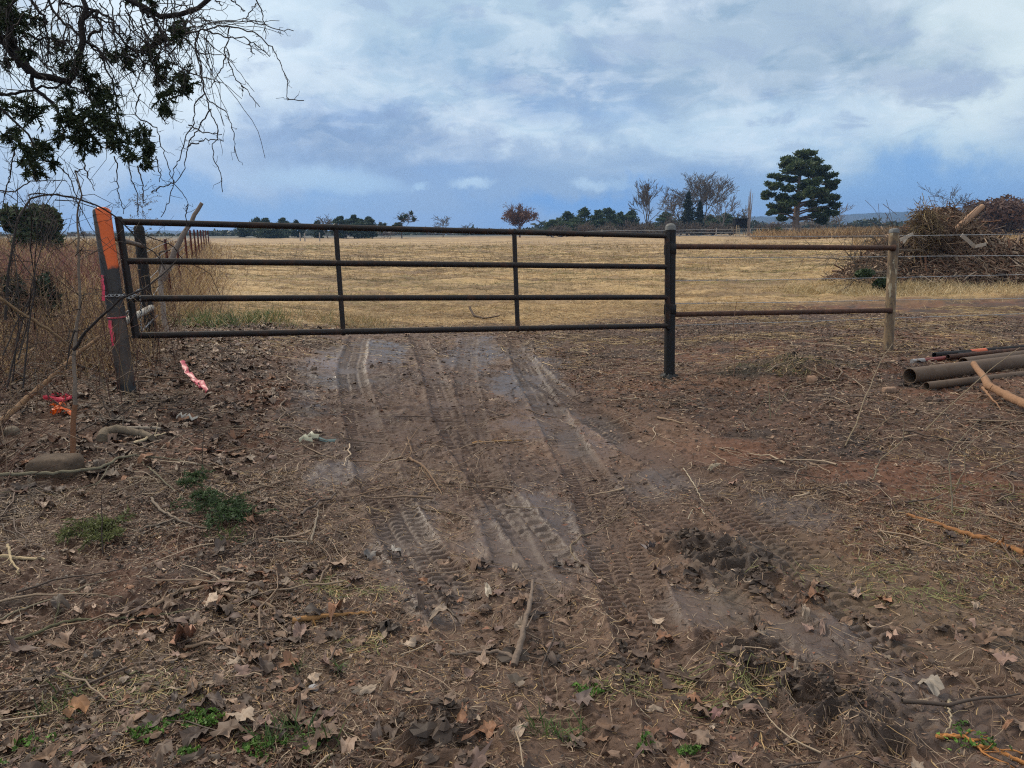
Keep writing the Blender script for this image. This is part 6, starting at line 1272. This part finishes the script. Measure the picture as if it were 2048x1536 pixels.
# thin bare vine stems hanging in the sky, traced one by one
T = thing("hanging_vine", P(420, -60, 3.3), "bare thin vine twigs trailing in the sky right of the cedar foliage", "vine"); mb = MB(); VC = (.05, .04, .035)
for l in ([(1150, 185), (1280, 165), (1400, 140), (1600, 135), (1700, 160), (1790, 197), (1880, 198)], [(1190, 212), (1330, 185), (1460, 165), (1640, 212), (1760, 330), (1810, 430), (1850, 530), (1830, 610), (1860, 640), (1945, 643)], [(1300, 190), (1460, 240), (1560, 240), (1640, 290), (1725, 362)],
          [(1470, 170), (1455, 300), (1465, 400), (1500, 490), (1550, 545), (1600, 600), (1662, 683)], [(1550, 545), (1553, 585)], [(1640, 0), (1690, 130), (1700, 250)], [(1640, 20), (1590, 90), (1550, 135)], [(1600, 270), (1610, 330), (1630, 350)], [(1270, 200), (1250, 290), (1270, 400), (1310, 600), (1350, 660), (1450, 720), (1490, 820), (1500, 940), (1527, 1028)],
          [(1250, 300), (1290, 420), (1300, 560), (1320, 640), (1345, 720), (1400, 830), (1390, 900), (1355, 930), (1365, 1030), (1415, 1110), (1425, 1230)], [(1325, 400), (1320, 250), (1340, 200)], [(900, 600), (865, 680), (870, 740), (950, 790), (1000, 810), (1040, 950), (1070, 1050), (1110, 1160), (1205, 1305)], [(1310, 600), (1250, 640), (1250, 780), (1190, 870), (1160, 1000), (1110, 1100), (1110, 1180), (1080, 1290), (1030, 1390)],
          [(1350, 700), (1290, 790), (1240, 860), (1200, 940), (1180, 1080), (1120, 1170)], [(1200, 940), (1290, 900), (1360, 890), (1430, 905)], [(1205, 800), (1270, 830), (1340, 850), (1420, 860)], [(970, 1230), (1060, 1190), (1110, 1175)], [(1155, 430), (1230, 465), (1410, 530)], [(1440, 300), (1430, 420), (1390, 490), (1350, 560)], [(1210, 280), (1290, 350), (1420, 350)], [(730, 1000), (750, 1050), (755, 1200), (790, 1370)], [(820, 1010), (830, 1120), (880, 1230), (880, 1380)], [(880, 1060), (915, 1180), (915, 1300)],
          [(540, 1040), (560, 1130), (605, 1220)], [(370, 1060), (440, 1120), (490, 1250), (510, 1340), (505, 1440), (540, 1530)], [(480, 1100), (540, 1083)], [(1000, 1000), (1020, 1100), (1022, 1165)], [(1205, 1305), (1190, 1380), (1190, 1450)], [(1025, 740), (1075, 795)], [(1060, 745), (1110, 760), (1135, 773)], [(1350, -20), (1260, 60), (1180, 150), (1140, 190)], [(1380, 0), (1420, 35)], [(1480, 0), (1570, 70)], [(0, 900), (60, 830), (90, 960), (60, 1150), (30, 1250)], [(90, 960), (70, 1100), (20, 1280), (0, 1400)], [(180, 1250), (260, 1240), (400, 1250), (520, 1285)], [(0, 1220), (90, 1230), (200, 1160), (320, 1150), (430, 1160)]):
    d_ = 3.3 + rs.uniform(-.3, .3); pts = spl([P(a / 3.2, b_ / 3.2, d_) for a, b_ in l], max(10, len(l) * 4), .003, rs); mb.tube(pts, np.linspace(.0032, .0017, len(pts)), 4, VC, False); twigs_on(mb, pts, 3 + len(l), .06, .0014, VC, rs)
for k_ in range(46):
    x0 = rs.uniform(1120, 1340); y0 = rs.uniform(-10, 330); d_ = 3.3 + rs.uniform(-.3, .3); pp = [(x0, y0)]; vx, vy = rs.normal(10, 40), rs.normal(30, 40)
    for _ in range(rs.randint(3, 7)): vx += rs.normal(0, 30); vy += rs.normal(5, 22); pp.append((pp[-1][0] + vx, pp[-1][1] + vy))
    mb.tube(spl([P(a / 3.2, b_ / 3.2, d_) for a, b_ in pp], 12, .003, rs), np.linspace(.0022, .0013, 12), 3, VC, False)
mb.build("stems", M_BARK, T)
# fine brambles among the leaves at the left
T = thing("bramble", gp(130, 720), "fine reddish brown brambles tangled behind and left of the orange post", "bramble"); x, y = logpolar(900, 5.2, 11, -41, -25.5, rs); k_ = (np.degrees(np.arctan2(-x, y)) > 35) | (np.hypot(x, y) > 7.9); x, y = x[k_], y[k_]; n = len(x); z = Hf(x, y); P0 = np.stack([x, y, z], -1)
d_ = rs.normal(0, .22, (n, 3)); d_[:, 2] = rs.uniform(.05, .45, n); q1_ = P0 + d_; q2_ = q1_ + rs.normal(0, .18, (n, 3)) + [0, 0, .02]; q3_ = q2_ + rs.normal(0, .15, (n, 3)); q3_[:, 2] = np.maximum(q3_[:, 2], z + .02); q2_[:, 2] = np.maximum(q2_[:, 2], z + .02)
Q_ = np.stack([P0, (P0 + q1_) / 2 + rs.normal(0, .02, (n, 3)), q1_, (q1_ + q2_) / 2 + rs.normal(0, .03, (n, 3)), q2_, q3_], 1); mb = MB().tubes(Q_, np.linspace(.0032, .0014, 6)[None], 4, np.array([(.13, .065, .045), (.17, .10, .07), (.09, .055, .042), (.22, .15, .10)])[rs.randint(0, 4, n)]); mb.build("stems", M_BARK, T)
# cedar sprigs dropped on the ground
for lb, l, r in (("bright green cedar sprig lying on the mud beside the curved grey branch", [(425, 1020), (455, 1030), (480, 1040), (440, 1048), (400, 1010), (465, 1020)], .10), ("faded yellow green cedar sprig in front of the long branch at lower left", [(185, 1060), (215, 1068), (240, 1058), (160, 1085), (225, 1080)], .09), ("small dark cedar sprig lying just above the bright green sprig", [(378, 985), (395, 970), (410, 990)], .06)):
    mb = MB(); o_ = gp(*l[0]); fade_ = "faded" in lb
    for p_ in l: cedar_clump(mb, gp(p_[0] + rs.normal(0, 8), p_[1] + rs.normal(0, 4)) + [0, 0, .03], r * 1.0, 420, rs, (.035, .055, .022) if not fade_ else (.09, .10, .035), (.085, .13, .045) if not fade_ else (.17, .18, .06), .022, .22)
    mb.build("cedar_sprig", M_LEAF, None, o_, label=lb, category="sprig")

# ================================================================== HAZE
mb = MB().box((0, 500, 32), (7000, 7400, 120), (1, 1, 1)); hz = bpy.data.materials.new("haze"); hz.use_nodes = True; nt = hz.node_tree; nt.nodes.clear()
v_ = nt.nodes.new('ShaderNodeVolumePrincipled'); v_.inputs['Density'].default_value = .00032; v_.inputs['Color'].default_value = (.36, .60, 1.0, 1); v_.inputs['Anisotropy'].default_value = .2
o_ = nt.nodes.new('ShaderNodeOutputMaterial'); nt.links.new(v_.outputs[0], o_.inputs['Volume']); mb.build("haze", hz, None, (0, 0, -28), smooth=False, kind="stuff")
